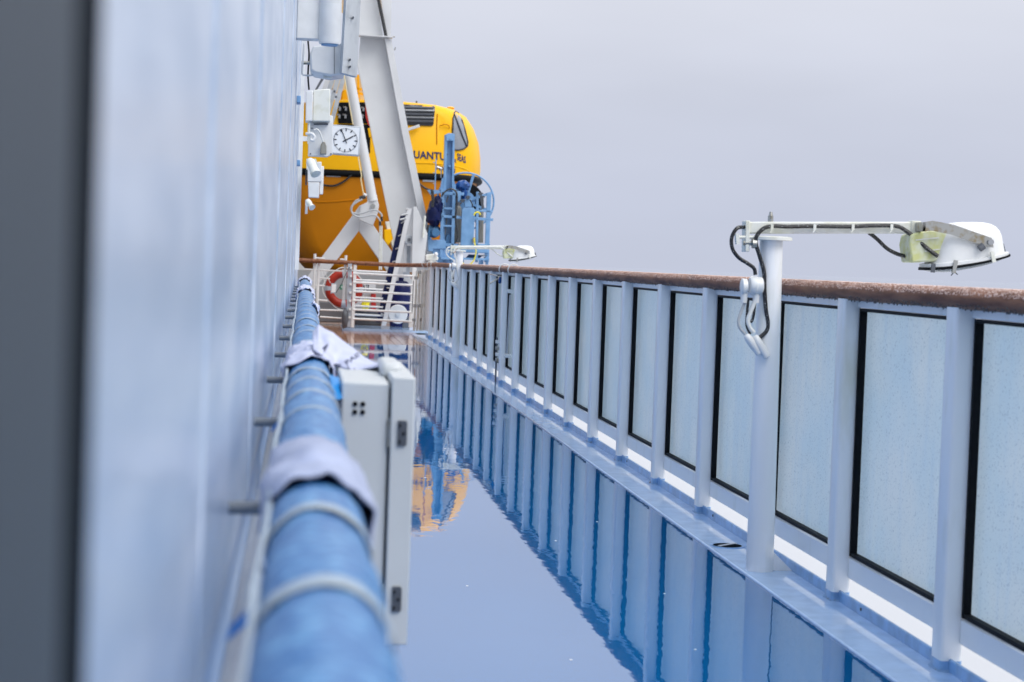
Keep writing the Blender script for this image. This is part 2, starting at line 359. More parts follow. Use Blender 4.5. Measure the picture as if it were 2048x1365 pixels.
for y, m_, s_ in ((1.66,'tape_blue',1.0),(2.72,'tape_blue',.8),(3.55,'tape_blue',.7)):
    b = MB(); p0 = Vector((HX-HR-.004, y, HZ-.01)); b.prism([p0, p0+Vector((-.020*s_,.02,-.025*s_)), p0+Vector((-.026*s_,.05,-.045*s_)), p0+Vector((-.008,.06,-.03*s_))], (.003,.002,0)); b.build('tape_tail', m_, hr)
b = MB(); q0 = Vector((HX+HR*.75, 3.98, HZ+.045)); b.add([q0, q0+Vector((.022,.10,-.012)), q0+Vector((.030,.02,-.05)), q0+Vector((.012,-.03,-.05)), q0+Vector((.004,0,-.008)), q0+Vector((.02,.1,-.02))], [(0,1,2,3),(0,4,5,1),(3,2,5,4)]); b.build('tape_tail', 'tape_blue', hr)

def sheet(f, nu, nv):
    vs = [f(i/nu, j/nv) for i in range(nu+1) for j in range(nv+1)]
    return vs, [(i*(nv+1)+j, (i+1)*(nv+1)+j, (i+1)*(nv+1)+j+1, i*(nv+1)+j+1) for i in range(nu) for j in range(nv)]
def cloth_wrap(name, ya, yb, a0, a1, m_, label, amp=.012, tail=0):
    def f(u, v):
        a = a0+(a1-a0)*v; y = ya+(yb-ya)*u+.05*math.sin(a*2.3+u*2)*(yb-ya)
        r = HR+.010+amp*(noise.noise(Vector((y*9, a*2.2, 1)))+.6*abs(noise.noise(Vector((y*22, a*3, 4)))))
        p = Vector((HX+math.cos(a)*r, y, HZ+math.sin(a)*r))
        if v < .12: p.z -= tail*(1-v/.12)
        return p
    b = MB(); b.add(*sheet(f, 26, 26)); o = b.build(name, m_)
    sm = o.modifiers.new('thick', 'SOLIDIFY'); sm.thickness = .003
    return tag(o, label, 'cloth', 'cloths tied round the handrail')
cloth_wrap('cloth_rag', 2.02, 2.44, -.8, 3.3, 'cloth_grey', 'crumpled lilac grey cloth tied over the nearest stretch of handrail', .010, .02)
cloth_wrap('cloth_rag', 13.6, 15.2, -.4, 3.6, 'cloth', 'pale cloth bunched on the handrail below the white wall boxes', .02)
cloth_wrap('cloth_rag', 19.8, 21.2, -.2, 3.9, 'cloth', 'farthest pale cloth wrapped at the far end of the handrail', .025)
cloth_wrap('cloth_rag', 9.6, 10.3, -1.2, 1.0, 'cloth', 'small pale cloth hanging down the deck side of the handrail', .02, .05)

# ------------------------------------------------------------------ cabinet hung beside the handrail
cb = thing('electrical_cabinet', (.1,4.3,.53), 'off-white electrical cabinet with grey hinges beside the wrapped handrail', 'cabinet')
b = MB(); b.box((.086,4.0,.515),(.184,4.6,1.042)); b.build('cabinet_body', 'cabinet_white', cb, bevel=.006, seg=3)
b = MB(); b.box((.188,3.985,.502),(.237,4.615,1.055)); b.build('cabinet_lid', 'cabinet_white', cb, bevel=.004, seg=3)
b = MB(); b.box((.1835,4.012,.53),(.1885,4.59,1.03)); b.build('lid_gasket', 'grey_dark', cb)
b = MB(); b.box((.176,4.20,1.038),(.220,4.50,1.070)); b.build('top_catch', 'cabinet_white', cb, bevel=.01)
for zz in (.940, .598):
    b = MB(); b.prism([(.203,3.98,zz-.026),(.219,3.98,zz-.026),(.222,3.98,zz-.022),(.222,3.98,zz+.022),(.219,3.98,zz+.026),(.203,3.98,zz+.026)], (0,.006,0)); h = b.build('hinge', 'hinge_grey', cb)
    for dz, dx in ((.016,.207),(0,.215),(-.017,.207)):
        b = MB(); b.cyl((dx,3.976,zz+dz),(dx,3.981,zz+dz), .0028, seg=8); b.build('screw', 'black_rubber', h)
    b = MB(); b.cyl((.187,3.994,zz-.030),(.187,3.994,zz+.030), .0055, seg=8); b.build('hinge_pin', 'steel', cb)
for dx in (.1145,.1305):
    for zz in (.9965,.980):
        b = MB(); b.cyl((dx,3.996,zz),(dx,4.003,zz), .0052, seg=12); b.build('plug', 'black_rubber', cb)

# wet-paint cloth lying from the handrail to the cabinet
def lin(x, pts):
    for (x0, y0), (x1, y1) in zip(pts, pts[1:]):
        if x <= x1: return y0+(y1-y0)*max(0, (x-x0))/(x1-x0)
    return pts[-1][1]
TOP = [(626,668),(637,652),(651,661),(665,667),(684,683),(706,699),(728,717),(745,726),(758,729)]
BOT = [(626,700),(645,716),(668,733),(690,739),(714,742),(740,738),(758,734)]
def flag_at(px, py):
    t, bo = lin(px, TOP), lin(px, BOT); v = (py-t)/(bo-t)
    Y = 4.86-.36*v-.10*(px-640)/118+.05*noise.noise(Vector((px*.035, v*2.2, 3)))+.035*math.sin(px*.11+v*3)*(1-(px-626)/150)
    return pt(px, py, Y)
def flag(u, v):
    px = 626+132*u; t, bo = lin(px, TOP), lin(px, BOT)
    return flag_at(px, t+(bo-t)*v)
b = MB(); b.add(*sheet(flag, 48, 22)); fl = b.build('sign_cloth', 'cloth'); sm = fl.modifiers.new('thick', 'SOLIDIFY'); sm.thickness = .003
tag(fl, 'white printed sign cloth draped from handrail onto the cabinet top', 'cloth', 'cloths tied round the handrail')
def on_flag(ps, fs, name, m_):
    q = [flag_at(x_, y_)+Vector((0,-.006,.003)) for x_, y_ in ps]; b = MB(); b.add(q, fs); return b.build(name, m_, fl)
tv, tf = text_verts('PAINT', 1.0)
w_ = max(v.x for v in tv)-min(v.x for v in tv); ux, uy = .81, -.586
on_flag([(716+v.x/w_*56*ux+v.y*13*uy, 717+v.x/w_*56*uy-v.y*13*ux) for v in tv], tf, 'lettering', 'cloth_navy')
def band(pts): return [p for a_, c_ in pts for p in (a_, c_)], [(2*i,2*i+1,2*i+3,2*i+2) for i in range(len(pts)-1)]
on_flag(*band([((668,729.5),(668,732)),((680,731.5),(682,736.5)),((695,735.5),(697,739.5)),((710,739),(711,741))]), 'printed_stripe', 'cloth_navy')
on_flag(*band([((644,699),(635,709)),((650,694),(640,713)),((657,690),(646,713))]), 'printed_stripe', 'cloth_navy')
on_flag(*band([((745,730),(745,736)),((751,730),(751,735)),((756,731),(756,733))]), 'printed_stripe', 'cloth_navy')
cloth_wrap('cloth_rag', 4.42, 5.15, -.9, 3.6, 'cloth', 'white cloth wound round the handrail beside the printed sign cloth', .014)

# ------------------------------------------------------------------ glazed railing on the right
RX = 2.12
rl = thing('glass_railing', (RX,6,.03), 'white glazed ship railing with brown wooden handrail along the deck', 'railing')
PY = [6.11+1.302*k for k in range(-4, 21)]
def rr_prism(hx0, hx1, hy, z1, r):
    o = []
    for cx_, cy_, a0 in ((hx1-r,hy-r,0),(hx0+r,hy-r,90),(hx0+r,-hy+r,180),(hx1-r,-hy+r,270)):
        for k in range(5): o.append((cx_+r*math.cos(R(a0+22.5*k)), cy_+r*math.sin(R(a0+22.5*k)), 0))
    q = MB(); q.prism(o, (0,0,z1)); return q
q = rr_prism(-.036, .034, .052, 1.176, .012); pmesh = q.mesh('post'); pmesh.materials.append(M['rail_white'])
q = rr_prism(-.038, .036, .054, .034, .013); fmesh = q.mesh('post_foot'); fmesh.materials.append(M['lip_blue'])
q = MB(); ring_ = []
for cx_, cy_, a0 in ((.024,.042,0),(-.026,.042,90),(-.026,-.042,180),(.024,-.042,270)):
    for k in range(5): ring_.append((cx_+.014*math.cos(R(a0+22.5*k)), cy_+.014*math.sin(R(a0+22.5*k)), .001))
q.tube(ring_, [.0045+.0015*math.sin(k*2.3) for k in range(20)], 6, True, True); wmesh = q.mesh('weld_bead'); wmesh.materials.append(M['weld'])
for y in PY:
    o = inst('post', pmesh, rl, (RX,y,.030))
    if y < 20: wo = bpy.data.objects.new('weld_bead', wmesh); COL.objects.link(wo); wo.parent = o
    o2 = bpy.data.objects.new('post_foot', fmesh); COL.objects.link(o2); o2.parent = o
G0, G1 = .212, 1.165
L = 1.302
q = MB(); q.box((0,.055,G0),(.010,L-.055,G1)); gm = q.mesh('glass_pane'); gm.materials.append(M['frosted_glass'])
q = MB()
q.box((-.030,.045,G0-.006),(-.001,.066,G1+.006)); q.box((-.028,L-.066,G0-.006),(-.001,L-.045,G1+.006))
q.box((-.026,.066,G0-.006),(-.001,L-.066,G0+.008)); q.box((-.030,.066,G1-.006),(-.001,L-.066,G1+.006))
gk = q.mesh('gasket'); gk.materials.append(M['black_rubber'])
q = MB(); q.box((.008,.05,.118),(.050,L-.05,.204)); br = q.mesh('bottom_rail'); br.materials.append(M['rail_white'])
for y in PY[:-1]:
    o = inst('glass_pane', gm, rl, (2.174,y,0)); o2 = bpy.data.objects.new('gasket', gk); COL.objects.link(o2); o2.parent = o
    o3 = inst('bottom_rail', br, rl, (2.135,y,0)); o3.modifiers.new('bevel', 'BEVEL').width = .006
b = MB(); b.box((2.138,PY[0],1.1735),(2.190,32.2,1.206)); b.build('top_beam', 'rail_white', rl, bevel=.005)
path = [Vector((RX,y,1.236)) for y in [PY[0]+.5*i for i in range(int((31-PY[0])/.5)+1)]]+[Vector(p) for p in ((2.12,31.6,1.232),(2.10,32.6,1.225),(2.03,33.5,1.215),(1.86,34.2,1.205),(1.6,34.48,1.20),(1.2,34.5,1.205),(.4,34.5,1.215),(-.08,34.5,1.225))]
b = MB(); b.tube(spl(path, 3), .036, 20, rb=.050); b.build('wooden_handrail', 'wood_rail', rl)
b = MB(); b.prism([(2.128,32.22,.10),(2.128,33.0,.10),(2.128,33.0,1.15),(2.128,32.22,1.15)], (.012,0,0)); b.prism([(2.126,33.005,.10),(2.04,34.1,.10),(2.04,34.1,1.14),(2.126,33.005,1.14)], (.012,.002,0)); b.build('corner_plate', 'rail_white', rl)
# water beads on the wood
def beads(n, ya, yb, amin, amax, smin, smax, m_, name, flat=.55):
    b = MB()
    for i in range(n):
        y = ya*(yb/ya)**random.random(); a = random.uniform(amin, amax); s_ = random.uniform(smin, smax)
        nx, nz = math.cos(a)*.050, math.sin(a)*.036; nn = Vector((math.cos(a)/.050, 0, math.sin(a)/.036)).normalized()
        c = Vector((RX+nx, y, 1.236+nz)); t = Vector((0,1,0)); u = nn.cross(t)
        vs = [c+(t*math.cos(k*1.0472)*random.uniform(.8,1.3)+u*math.sin(k*1.0472))*s_ for k in range(6)]
        vs += [c+nn*s_*flat*.8+(t*math.cos(k*1.0472+.5)+u*math.sin(k*1.0472+.5))*s_*.55 for k in range(6)]+[c+nn*s_*flat]
        fs = [(k,(k+1)%6,6+k) for k in range(6)]+[((k+1)%6,6+(k+1)%6,6+k) for k in range(6)]+[(6+k,6+(k+1)%6,12) for k in range(6)]
        b.add(vs, fs)
    o = b.build(name, m_, rl, kind='stuff'); return o
beads(14000, 4.6, 26, .75, 2.9, .0010, .0032, 'drop', 'water_beads')
beads(1100, 4.6, 22, 3.7, 4.6, .0018, .004, 'drop_dark', 'hanging_drops', 1.6)
# small latch fittings of the opening bay
LY = 20.6
b = MB(); b.cyl((2.06,LY,1.13),(2.10,LY,1.13), .028, seg=14); b.cyl((2.055,LY,1.13),(1.97,LY,1.075), .009, seg=8); b.cyl((2.05,LY-.03,1.16),(2.05,LY+.9,1.17), .008, seg=8); b.build('latch_handle', 'steel', rl)
b = MB(); b.blob(pt(1000,561,LY-.02), .02,.02,.038, .05); b.build('latch_cap', 'tarp_blue', rl)
b = MB(); b.cyl(pt(1021,590,LY-.4), pt(1014,708,LY-.4), .012, seg=8); b.build('hinge_rod', 'steel_clean', rl)
for p in ((1021,583),(1015,712)):
    b = MB(); c = pt(*p, LY-.42); b.box(c-Vector((.035,.03,.02)), c+Vector((.03,.03,.02))); b.build('hinge_block', 'white_paint', rl, bevel=.006)
for i, yy in enumerate((684,697,709,720)):
    b = MB(); c = pt(995,yy,LY+.1); b.box(c-Vector((.022,.02,.018)), c+Vector((.022,.02,.018))); b.build('bolt_block', 'steel' if i % 2 else 'white_paint', rl, bevel=.004)
b = MB(); b.cyl(pt(994,675,LY+.14), pt(991,764,LY+.1), .010, seg=8); b.build('drop_bolt', 'grey_dark', rl)
for yy in (20.55, 19.65, 31.7, 32.4, 33.1):
    xx = RX if yy < 31.6 else RX-.02*(yy-31.6)**2*1.3
    b = MB(); b.torus((xx,yy,1.232), .058, .006, (0,1,.15), 20, 6); b.build('rope_loop', 'cable_white', rl)

# drain in the margin
DX, DYY = 1.985, 8.790
dr = thing('deck_drain', (DX,DYY,.03), 'round dark drain with a crossbar in the wet blue margin near the lamp', 'drain')
b = MB(); b.lathe([(.082,0),(.080,.003),(.068,.003)], (DX,DYY,.030), (0,0,1), 28); b.build('drain_ring', 'lip_blue', dr)
b = MB(); b.lathe([(.066,0),(.066,.001)], (DX,DYY,.0335), (0,0,1), 28); b.build('drain_hole', 'seal_black', dr)
b = MB(); b.beam((DX-.05,DYY-.05,.037),(DX+.05,DYY+.05,.037), .016, .003); b.build('drain_bar', 'white_paint', dr)

# ------------------------------------------------------------------ deck lamps
L0 = pt(1519,1141,8.09)
def deck_lamp(base, label, dark):
    base = Vector(base); t = thing('deck_lamp', base, label, 'lamp', 'swing-arm lamps on poles along the railing')
    def P(px, py, dy=0): return pt(px, py, 8.09)-L0+base+Vector((0,dy,0))
    cab = 'cable_black' if dark else 'cable_white'
    b = MB(); b.cyl(P(1519,1141), P(1543,478), .0585, .049, 28); b.build('pole', 'rail_white', t)
    b = MB(); b.prism([P(1543,1100), P(1541,1141), P(1586,1144)], (0,.01,0)); b.build('gusset', 'rail_white', t)
    b = MB(); b.lathe([(.088,0),(.088,.012),(.075,.016)], P(1543,481), (0,0,1), 28); b.build('top_plate', 'old_white', t)
    b = MB(); b.beam(P(1494,456), P(1832,456), .05, .050); b.build('arm', 'old_white', t, bevel=.006)
    b = MB(); b.beam(P(1492,442), P(1491,504), .075, .018, (1,0,0)); b.build('end_plate', 'old_white', t, bevel=.003)
    b = MB(); b.cyl(P(1541,444), P(1541.5,432), .012, seg=8); b.cyl(P(1541.5,434), P(1542,424), .010, .006, 10); b.build('pivot_bolt', 'steel', t)
    b = MB(); b.cyl(P(1505,475,-.03), P(1474,475,-.03), .007, seg=8); b.beam(P(1470,468,-.03), P(1472,489,-.03), .03, .014); b.build('clamp_screw', 'old_white', t)
    b = MB(); b.cyl(P(1483,487,-.03), P(1510,487,-.03), .010, seg=6); b.cyl(P(1500,488,-.04), P(1508,488,-.04), .02, seg=10); b.build('nut', 'steel', t)
    b = MB(); b.beam(P(1818,456), P(1838,457), .062, .060); b.build('arm_sleeve', 'old_white', t, bevel=.004)
    # lamp head
    def rim_ring(x0, x1, hy, up, n=36):
        o = []
        for k in range(n):
            a = 2*math.pi*k/n; c_, s_ = math.cos(a), math.sin(a)
            cu = math.copysign(abs(c_)**.6, c_); su = math.copysign(abs(s_)**.6, s_)
            px_ = (x0+x1)/2+(x1-x0)/2*cu; tt = max(0, (px_-1843)/170)
            o.append(P(px_, 541-29*tt**1.6-up*(1-.30*tt), hy*su))
        return o
    def head_loft(levels):
        vs = []; n = 36
        for x0, x1, hy, up in levels: vs += rim_ring(x0, x1, hy, up)
        fs = [(i*n+k, i*n+(k+1)%n, (i+1)*n+(k+1)%n, (i+1)*n+k) for i in range(len(levels)-1) for k in range(n)]
        return vs, fs+[tuple(range(n-1,-1,-1)), tuple((len(levels)-1)*n+k for k in range(n))]
    h = MB(); h.add(*head_loft([(1853,2003,.112,10),(1858,2001,.112,26),(1863,1999,.110,44),(1868,1997,.107,60),(1874,1993,.100,75),(1881,1986,.090,87),(1890,1977,.076,95),(1902,1964,.055,100),(1918,1950,.03,102)]))
    hd = h.build('lamp_head', 'white_paint', t)
    b = MB(); b.add(*head_loft([(1845,2010,.124,6),(1845,2010,.124,13),(1850,2006,.120,14)])); b.build('rim', 'white_paint', hd)
    b = MB(); b.add(*head_loft([(1846,2009,.123,0),(1843,2013,.127,0.2),(1843,2013,.127,5.8)])); b.build('rim_seal', 'black_rubber', hd)
    b = MB(); b.add(*head_loft([(1880,1975,.08,-7),(1862,1994,.105,-4),(1852,2003,.115,-.4)])); b.build('lens', 'frosted_glass', hd)
    b = MB(); b.prism([P(1812,470,-.075), P(1808,490,-.075), P(1813,526,-.075), P(1850,524,-.075), P(1884,518,-.075), P(1884,462,-.075), P(1845,460,-.075)], (0,.15,0)); gb = b.build('gear_box', 'gear_yellow', t, bevel=.008)
    for (a, c) in (((1820,481),(1866,476)), ((1838,503),(1868,499))):
        b = MB(); b.beam(P(*a,-.0785), P(*c,-.0785), .004, .005); b.build('rib', 'old_white', gb)
    for dy in (-.131, .119):
        b = MB(); b.prism([P(1826,446,dy), P(1846,443,dy), P(1888,451,dy), P(1962,477,dy), P(1966,496,dy), P(1955,495,dy), P(1882,470,dy), P(1846,463,dy), P(1826,464,dy)], (0,.007,0)); b.build('strap', 'steel', t)
        b = MB(); b.cyl(P(1959,485,dy-.012), P(1959,485,dy+.02), .013, seg=10); b.build('strap_bolt', 'steel_clean', t)
    b = MB(); b.box(P(1826,464,-.131), P(1832,446,.126)); b.build('yoke_bar', 'steel', t)
    for (a, c, m_) in (((1848,527),(1846,545),'grey_dark'), ((1892,521),(1887,546),'steel'), ((1963,504),(1967,525),'old_white'), ((2003,488),(2007,504),'grey_dark')):
        b = MB(); dy_ = 0 if a[0] > 2000 else -.128; b.beam(P(*a,dy_), P(*c,dy_), .012, .016, (1,0,0)); b.build('clip', m_, hd)
    for (a, c) in (((1887,545),(1882,551)), ((1889,544),(1895,549))):
        b = MB(); b.cyl(P(*a,-.13), P(*c,-.13), .0025, seg=6); b.build('clip_wire', 'grey_dark', hd)
    b = MB(); b.cyl(P(1946,492,-.13), P(1938,498,-.13), .016, seg=8); b.build('knob', 'grey_dark', hd)
    # cables
    def cable(pts, r, m_, dy=-.045, nm='cable'):
        b = MB(); b.tube(spl([P(x, y, dy if len(q) == 0 else q[0]) for x, y, *q in pts]), r, 8); return b.build(nm, m_, t)
    cable([(1490,455,-.01),(1470,457),(1459,475),(1460,497),(1472,515),(1490,527),(1503,537),(1506,550)], .0085, cab)
    cable([(1862,513,-.09),(1845,500,-.085),(1825,480,-.06),(1805,462),(1785,453),(1740,452),(1690,454),(1620,453),(1570,454),(1540,453),(1522,458),(1509,472),(1507,488),(1514,512),(1523,545),(1524,580),(1527,620),(1531,645),(1528,662),(1512,677)], .009, cab)
    cable([(1738,466,.0),(1755,478,.01),(1775,497,.01),(1795,508,.01),(1812,513,.01)], .0085, cab)
    cable([(1488,598),(1478,622),(1472,642),(1476,657),(1486,668)], .0065, 'cable_grey')
    cable([(1506,598),(1496,622),(1490,640),(1494,655),(1502,665)], .009, 'cable_white', -.055)
    cable([(1491,600),(1489,625),(1488,650),(1495,668)], .006, cab, -.05)
    cable([(1505,598),(1503,622),(1500,638),(1496,645)], .006, cab, -.05)
    for px_ in (1538,1623,1699,1776):
        c = P(px_,455,-.046); b = MB(); b.box(c-Vector((.006,.010,.012)), c+Vector((.006,.010,.012))); b.cyl(c-Vector((0,.008,.012)), c-Vector((.008,.012,.024)), .002, seg=5); b.build('cable_clip', 'old_white', t)
    for (a, c, r_) in (((1477,573),(1489,573),.034), ((1494,571),(1520,571),.040)):
        o_ = P(*a,-.05); ln = (P(*c,-.05)-o_).length
        b = MB(); b.lathe([(r_*.85,0),(r_,ln*.15),(r_,ln*.45),(r_*.93,ln*.5),(r_*.93,ln*.9),(r_*.7,ln)], o_, (1,0,0), 20); jb = b.build('junction_box', 'white_paint', t)
        b = MB(); e = P((a[0]+c[0])/2, 586, -.05); b.cyl(e, e-Vector((0,0,.042)), .016, .013, 12); b.cyl(e+Vector((0,0,.06)), e+Vector((0,0,.03)), .010, .014, 10); b.build('gland', 'white_paint', jb)
    for (a, c, r_) in (((1486,669),(1513,707),.017), ((1503,671),(1527,714),.017)):
        b = MB(); A, C_ = P(*a,-.055), P(*c,-.058 if a[0] < 1500 else -.07); d = C_-A
        b.lathe([(.010,0),(.014,d.length*.05),(r_,d.length*.2),(r_*1.05,d.length*.5),(r_*.9,d.length*.97),(r_*.5,d.length)], A, d, 14); b.build('plug_connector', 'white_paint', t)
    return t
deck_lamp(L0, 'nearest white deck lamp on pole with black cables and swing arm', True)
deck_lamp((2.06,25.8,.03), 'distant white deck lamp on pole with white cables before the blue hoist', False)

# ------------------------------------------------------------------ equipment on the wall
def px_prism(b, pts, Y, d): return b.prism([pt(x, y, Y) for x, y in pts], (0,d,0))
lw = thing('loudspeaker_drum', pt(640,60,12), 'white vertical drum housing high on the ship wall', 'housing')
b = MB(); A = pt(659,88,12); b.lathe([(.045,-.004),(.062,-.003),(.068,.012),(.068,1.2)], A, (0,0,1), 28); b.build('drum', 'white_paint', lw)
b = MB(); b.lathe([(.05,-.012),(.05,-.004)], A, (0,0,1), 24); b.build('drum_lens', 'crane_blue', lw)
b = MB(); A2 = pt(612,80,12.05); b.box((WX,12.0,A2.z),(.075,12.12,A2.z+1.2)); b.build('back_plate', 'white_paint', lw, bevel=.006)
b = MB(); b.cyl((WX,12.05,A2.z+.3),(-.0,12.05,A2.z+.3), .02); b.build('wall_arm', 'white_paint', lw)
fd = thing('floodlight', pt(660,120,12.9), 'boxy white floodlight below the drum on the ship wall', 'floodlight')
b = MB(); px_prism(b, [(626,92),(690,86),(690,148),(662,152),(630,146),(621,140),(620,108)], 12.7, .35); b.build('floodlight_body', 'white_paint', fd, bevel=.012)
b = MB(); px_prism(b, [(668,92),(668,148),(669,148),(669,92)], 12.695, .02); b.build('body_seam', 'grey_dark', fd)
b = MB(); b.add([pt(693,-10,12.55), pt(722,-8,12.85), pt(714,154,12.85), pt(684,146,12.55), pt(688,-10,12.6), pt(717,-8,12.9), pt(709,156,12.9), pt(679,148,12.6)], [(0,1,2,3),(7,6,5,4),(0,4,5,1),(1,5,6,2),(2,6,7,3),(3,7,4,0)]); fg = b.build('front_plate', 'grey_panel', fd)
for p in ((700,134),(700,120),(706,36)):
    b = MB(); c = pt(*p,12.66); b.cyl(c-Vector((0,.02,0)), c+Vector((0,.03,0)), .007, seg=8); b.build('bolt', 'grey_dark', fg)
b = MB(); c = pt(655,157,12.8); b.cyl(c, c+Vector((0,0,.025)), .03, seg=12); b.build('drain_cap', 'old_white', fd)
b = MB(); b.tube(spl([pt(616,82,12.9), pt(618,110,12.9), pt(616,150,12.9), pt(618,180,12.9)]), .006, 8); b.build('cable', 'cable_black', fd)
b = MB(); b.tube(spl([pt(608,88,12.8), pt(606,120,12.8), pt(604,146,12.8), pt(611,151,12.8), pt(626,151,12.8)]), .006, 8); b.build('bracket_tube', 'white_paint', fd)
b = MB(); b.cyl(pt(603,126,12.85), pt(620,126,12.85), .012, seg=8); b.build('bracket_screw', 'steel', fd)

jb = thing('junction_box', pt(640,240,16.5), 'pair of stacked white junction boxes on the wall left of the clock', 'box')
b = MB(); px_prism(b, [(627,180),(661,178),(660,243),(625,243)], 16.5, .22); b.build('upper_box', 'old_white', jb, bevel=.008)
b = MB(); px_prism(b, [(612,183),(626,181),(625,242),(611,243)], 16.46, .22); b.build('side_box', 'white_paint', jb, bevel=.006)
b = MB(); px_prism(b, [(617,245),(658,244),(658,230),(666,233),(665,309),(654,314),(616,312)], 16.6, .12); b.build('mount_plate', 'white_paint', jb, bevel=.004)
b = MB(); px_prism(b, [(627,247.5),(656,247),(656,250),(628,250)], 16.58, .02); b.build('slot', 'grey_dark', jb)
b = MB(); px_prism(b, [(641,290),(645,284),(650,284),(653,292),(653,309),(640,309)], 16.52, .06); b.build('cable_gland', 'bottle_grey', jb, bevel=.006)
b = MB(); b.tube(spl([pt(628,261,16.5), pt(634,259,16.5), pt(640,266,16.5), pt(646,284,16.52)]), .007, 8); b.build('cable', 'cable_white', jb)
b = MB(); b.tube(spl([pt(612,268,16.5), pt(624,268,16.48), pt(629,275,16.48), pt(626,281,16.48), pt(621,279,16.48)]), .013, 8); b.build('elbow_pipe', 'white_paint', jb)
b = MB(); b.cyl(pt(618,245,16.5), pt(617,288,16.5), .010, seg=8); b.build('stem', 'old_white', jb)
for p in ((624,257),(621,308),(662,308)):
    b = MB(); c = pt(*p,16.585); b.cyl(c, c+Vector((0,.03,0)), .006, seg=8); b.build('screw', 'grey_dark', jb)

# clock
CY_ = 21.0; cc = pt(691,281,CY_); ck = thing('wall_clock', cc-Vector((0,0,.17)), 'square white station clock with black hands beside the davit cylinder', 'clock')
ca = R(1.9); ex, ez = Vector((math.cos(ca),0,-math.sin(ca))), Vector((math.sin(ca),0,math.cos(ca)))
def K(u, v, d=0): return cc+ex*u+ez*v+Vector((0,d,0))
H = .158
b = MB(); b.prism([K(-H,-H),K(H,-H),K(H,H),K(-H,H)], (0,.10,0)); b.build('case', 'grey_panel', ck, bevel=.006)
b = MB(); b.prism([K(-H+.016,-H+.016,-.004),K(H-.016,-H+.016,-.004),K(H-.016,H-.016,-.004),K(-H+.016,H-.016,-.004)], (0,.01,0)); b.build('dial', 'clock_face', ck)
def mark(a, r0, r1, w_, d, b):
    dr_, dt = ex*math.sin(a)+ez*math.cos(a), ex*math.cos(a)-ez*math.sin(a); o = cc+Vector((0,d,0))
    b.prism([o+dr_*r0-dt*w_/2, o+dr_*r0+dt*w_/2, o+dr_*r1+dt*w_/2, o+dr_*r1-dt*w_/2], (0,.003,0))
for i in range(12):
    b = MB(); mark(i*math.pi/6, .096, .130, .0105, -.008, b); b.build('hour_mark', 'tick', ck)
b = MB()
for i in range(60):
    if i % 5: mark(i*math.pi/30, .118, .130, .0038, -.008, b)
b.build('minute_marks', 'tick', ck)
b = MB(); mark(R(-24.5), -.035, .128, .0085, -.014, b); b.build('minute_hand', 'tick', ck)
b = MB(); mark(R(58.5), -.032, .090, .0115, -.011, b); b.build('hour_hand', 'tick', ck)
b = MB(); b.beam(K(-.16,.0,.05), (WX, CY_+.05, cc.z), .05, .05); b.build('wall_arm', 'white_paint', ck)

gf = thing('spotlight', pt(624,335,19.5), 'small pale green spotlight on the wall below the clock', 'spotlight')
b = MB(); b.lathe([(.030,0),(.045,.03),(.042,.13),(.050,.16),(.052,.19),(.040,.192)], pt(619,320,19.4), pt(631,347,19.3)-pt(619,320,19.4), 18); b.build('lamp_body', 'old_white', gf)
b = MB(); px_prism(b, [(613,318),(632,318),(636,330),(613,340)], 19.55, .05); b.build('bracket', 'old_white', gf)
sb = thing('switch_box', pt(630,360,20.4), 'white stepped switch box on the wall beneath the clock', 'box')
b = MB(); px_prism(b, [(615,326),(643,324),(643,364),(615,364)], 20.3, .15); b.build('upper_box', 'white_paint', sb, bevel=.006)
b = MB(); px_prism(b, [(640,333),(648,333),(646,389),(639,389)], 20.4, .12); b.build('side_cover', 'white_paint', sb, bevel=.006)
b = MB(); px_prism(b, [(616,365),(639,365),(638,396),(617,395)], 20.3, .15); b.build('lower_box', 'white_paint', sb, bevel=.006)
b = MB(); b.cyl(pt(613,340,20.3), pt(612,371,20.3), .009, seg=6); b.build('cable', 'cable_black', sb)
nz = thing('spray_nozzle', pt(620,410,23), 'tiny pale green nozzle on the wall edge below the switch box', 'nozzle')
b = MB(); b.lathe([(.03,0),(.035,.04),(.028,.09),(.04,.13)], pt(615,402,23), pt(626,418,22.9)-pt(615,402,23), 12); b.build('nozzle', 'old_white', nz)
b = MB(); px_prism(b, [(611,400),(616,400),(615,428),(610,428)], 23.05, .08); b.build('wall_plate', 'white_paint', nz)

# ------------------------------------------------------------------ end fence across the deck
GY = 34.5
fc = thing('end_fence', (1.0,GY,0), 'white fence with horizontal bars closing the end of the deck', 'fence')
def tubepx(a, c, Y, r, nm, m_, par, seg=8): b = MB(); b.cyl(pt(*a,Y), pt(*c,Y), r, seg=seg); return b.build(nm, m_, par)
b = MB(); b.beam(pt(710.5,528,GY), pt(705,655,GY), .055, .055, (0,1,0)); b.build('post', 'white_paint', fc, bevel=.006)
b = MB(); b.beam(pt(700,528,GY-.05), pt(696.5,654,GY-.05), .075, .03, (0,1,0)); pp = b.build('slotted_post', 'sign_grey', fc)
for i in range(7):
    b = MB(); c = pt(702.5-i*.5, 536+i*16.5, GY-.09); b.box(c-Vector((.02,.012,.02)), c+Vector((.02,.012,.02))); b.build('slot_lug', 'white_paint', pp)
b = MB(); b.beam(pt(829,536,GY), pt(821,655,GY), .075, .06, (0,1,0)); b.build('post', 'white_paint', fc, bevel=.006)
for y in (547,565,583,601,619.5,638):
    tubepx((706,y), (826,y+5.8), GY-.02, .020, 'bar', 'white_paint', fc)
for y in (542,560,577,595,612,629):
    tubepx((706,y), (766+8*(y<575),y+3), GY+.7, .017, 'rear_bar', 'white_paint', fc)
for x_, y0_, y1_ in ((638,522,640),(630,508,640),(692,511,600)):
    tubepx((x_,y0_), (x_-5,y1_), GY+.05, .024, 'post', 'white_paint', fc)
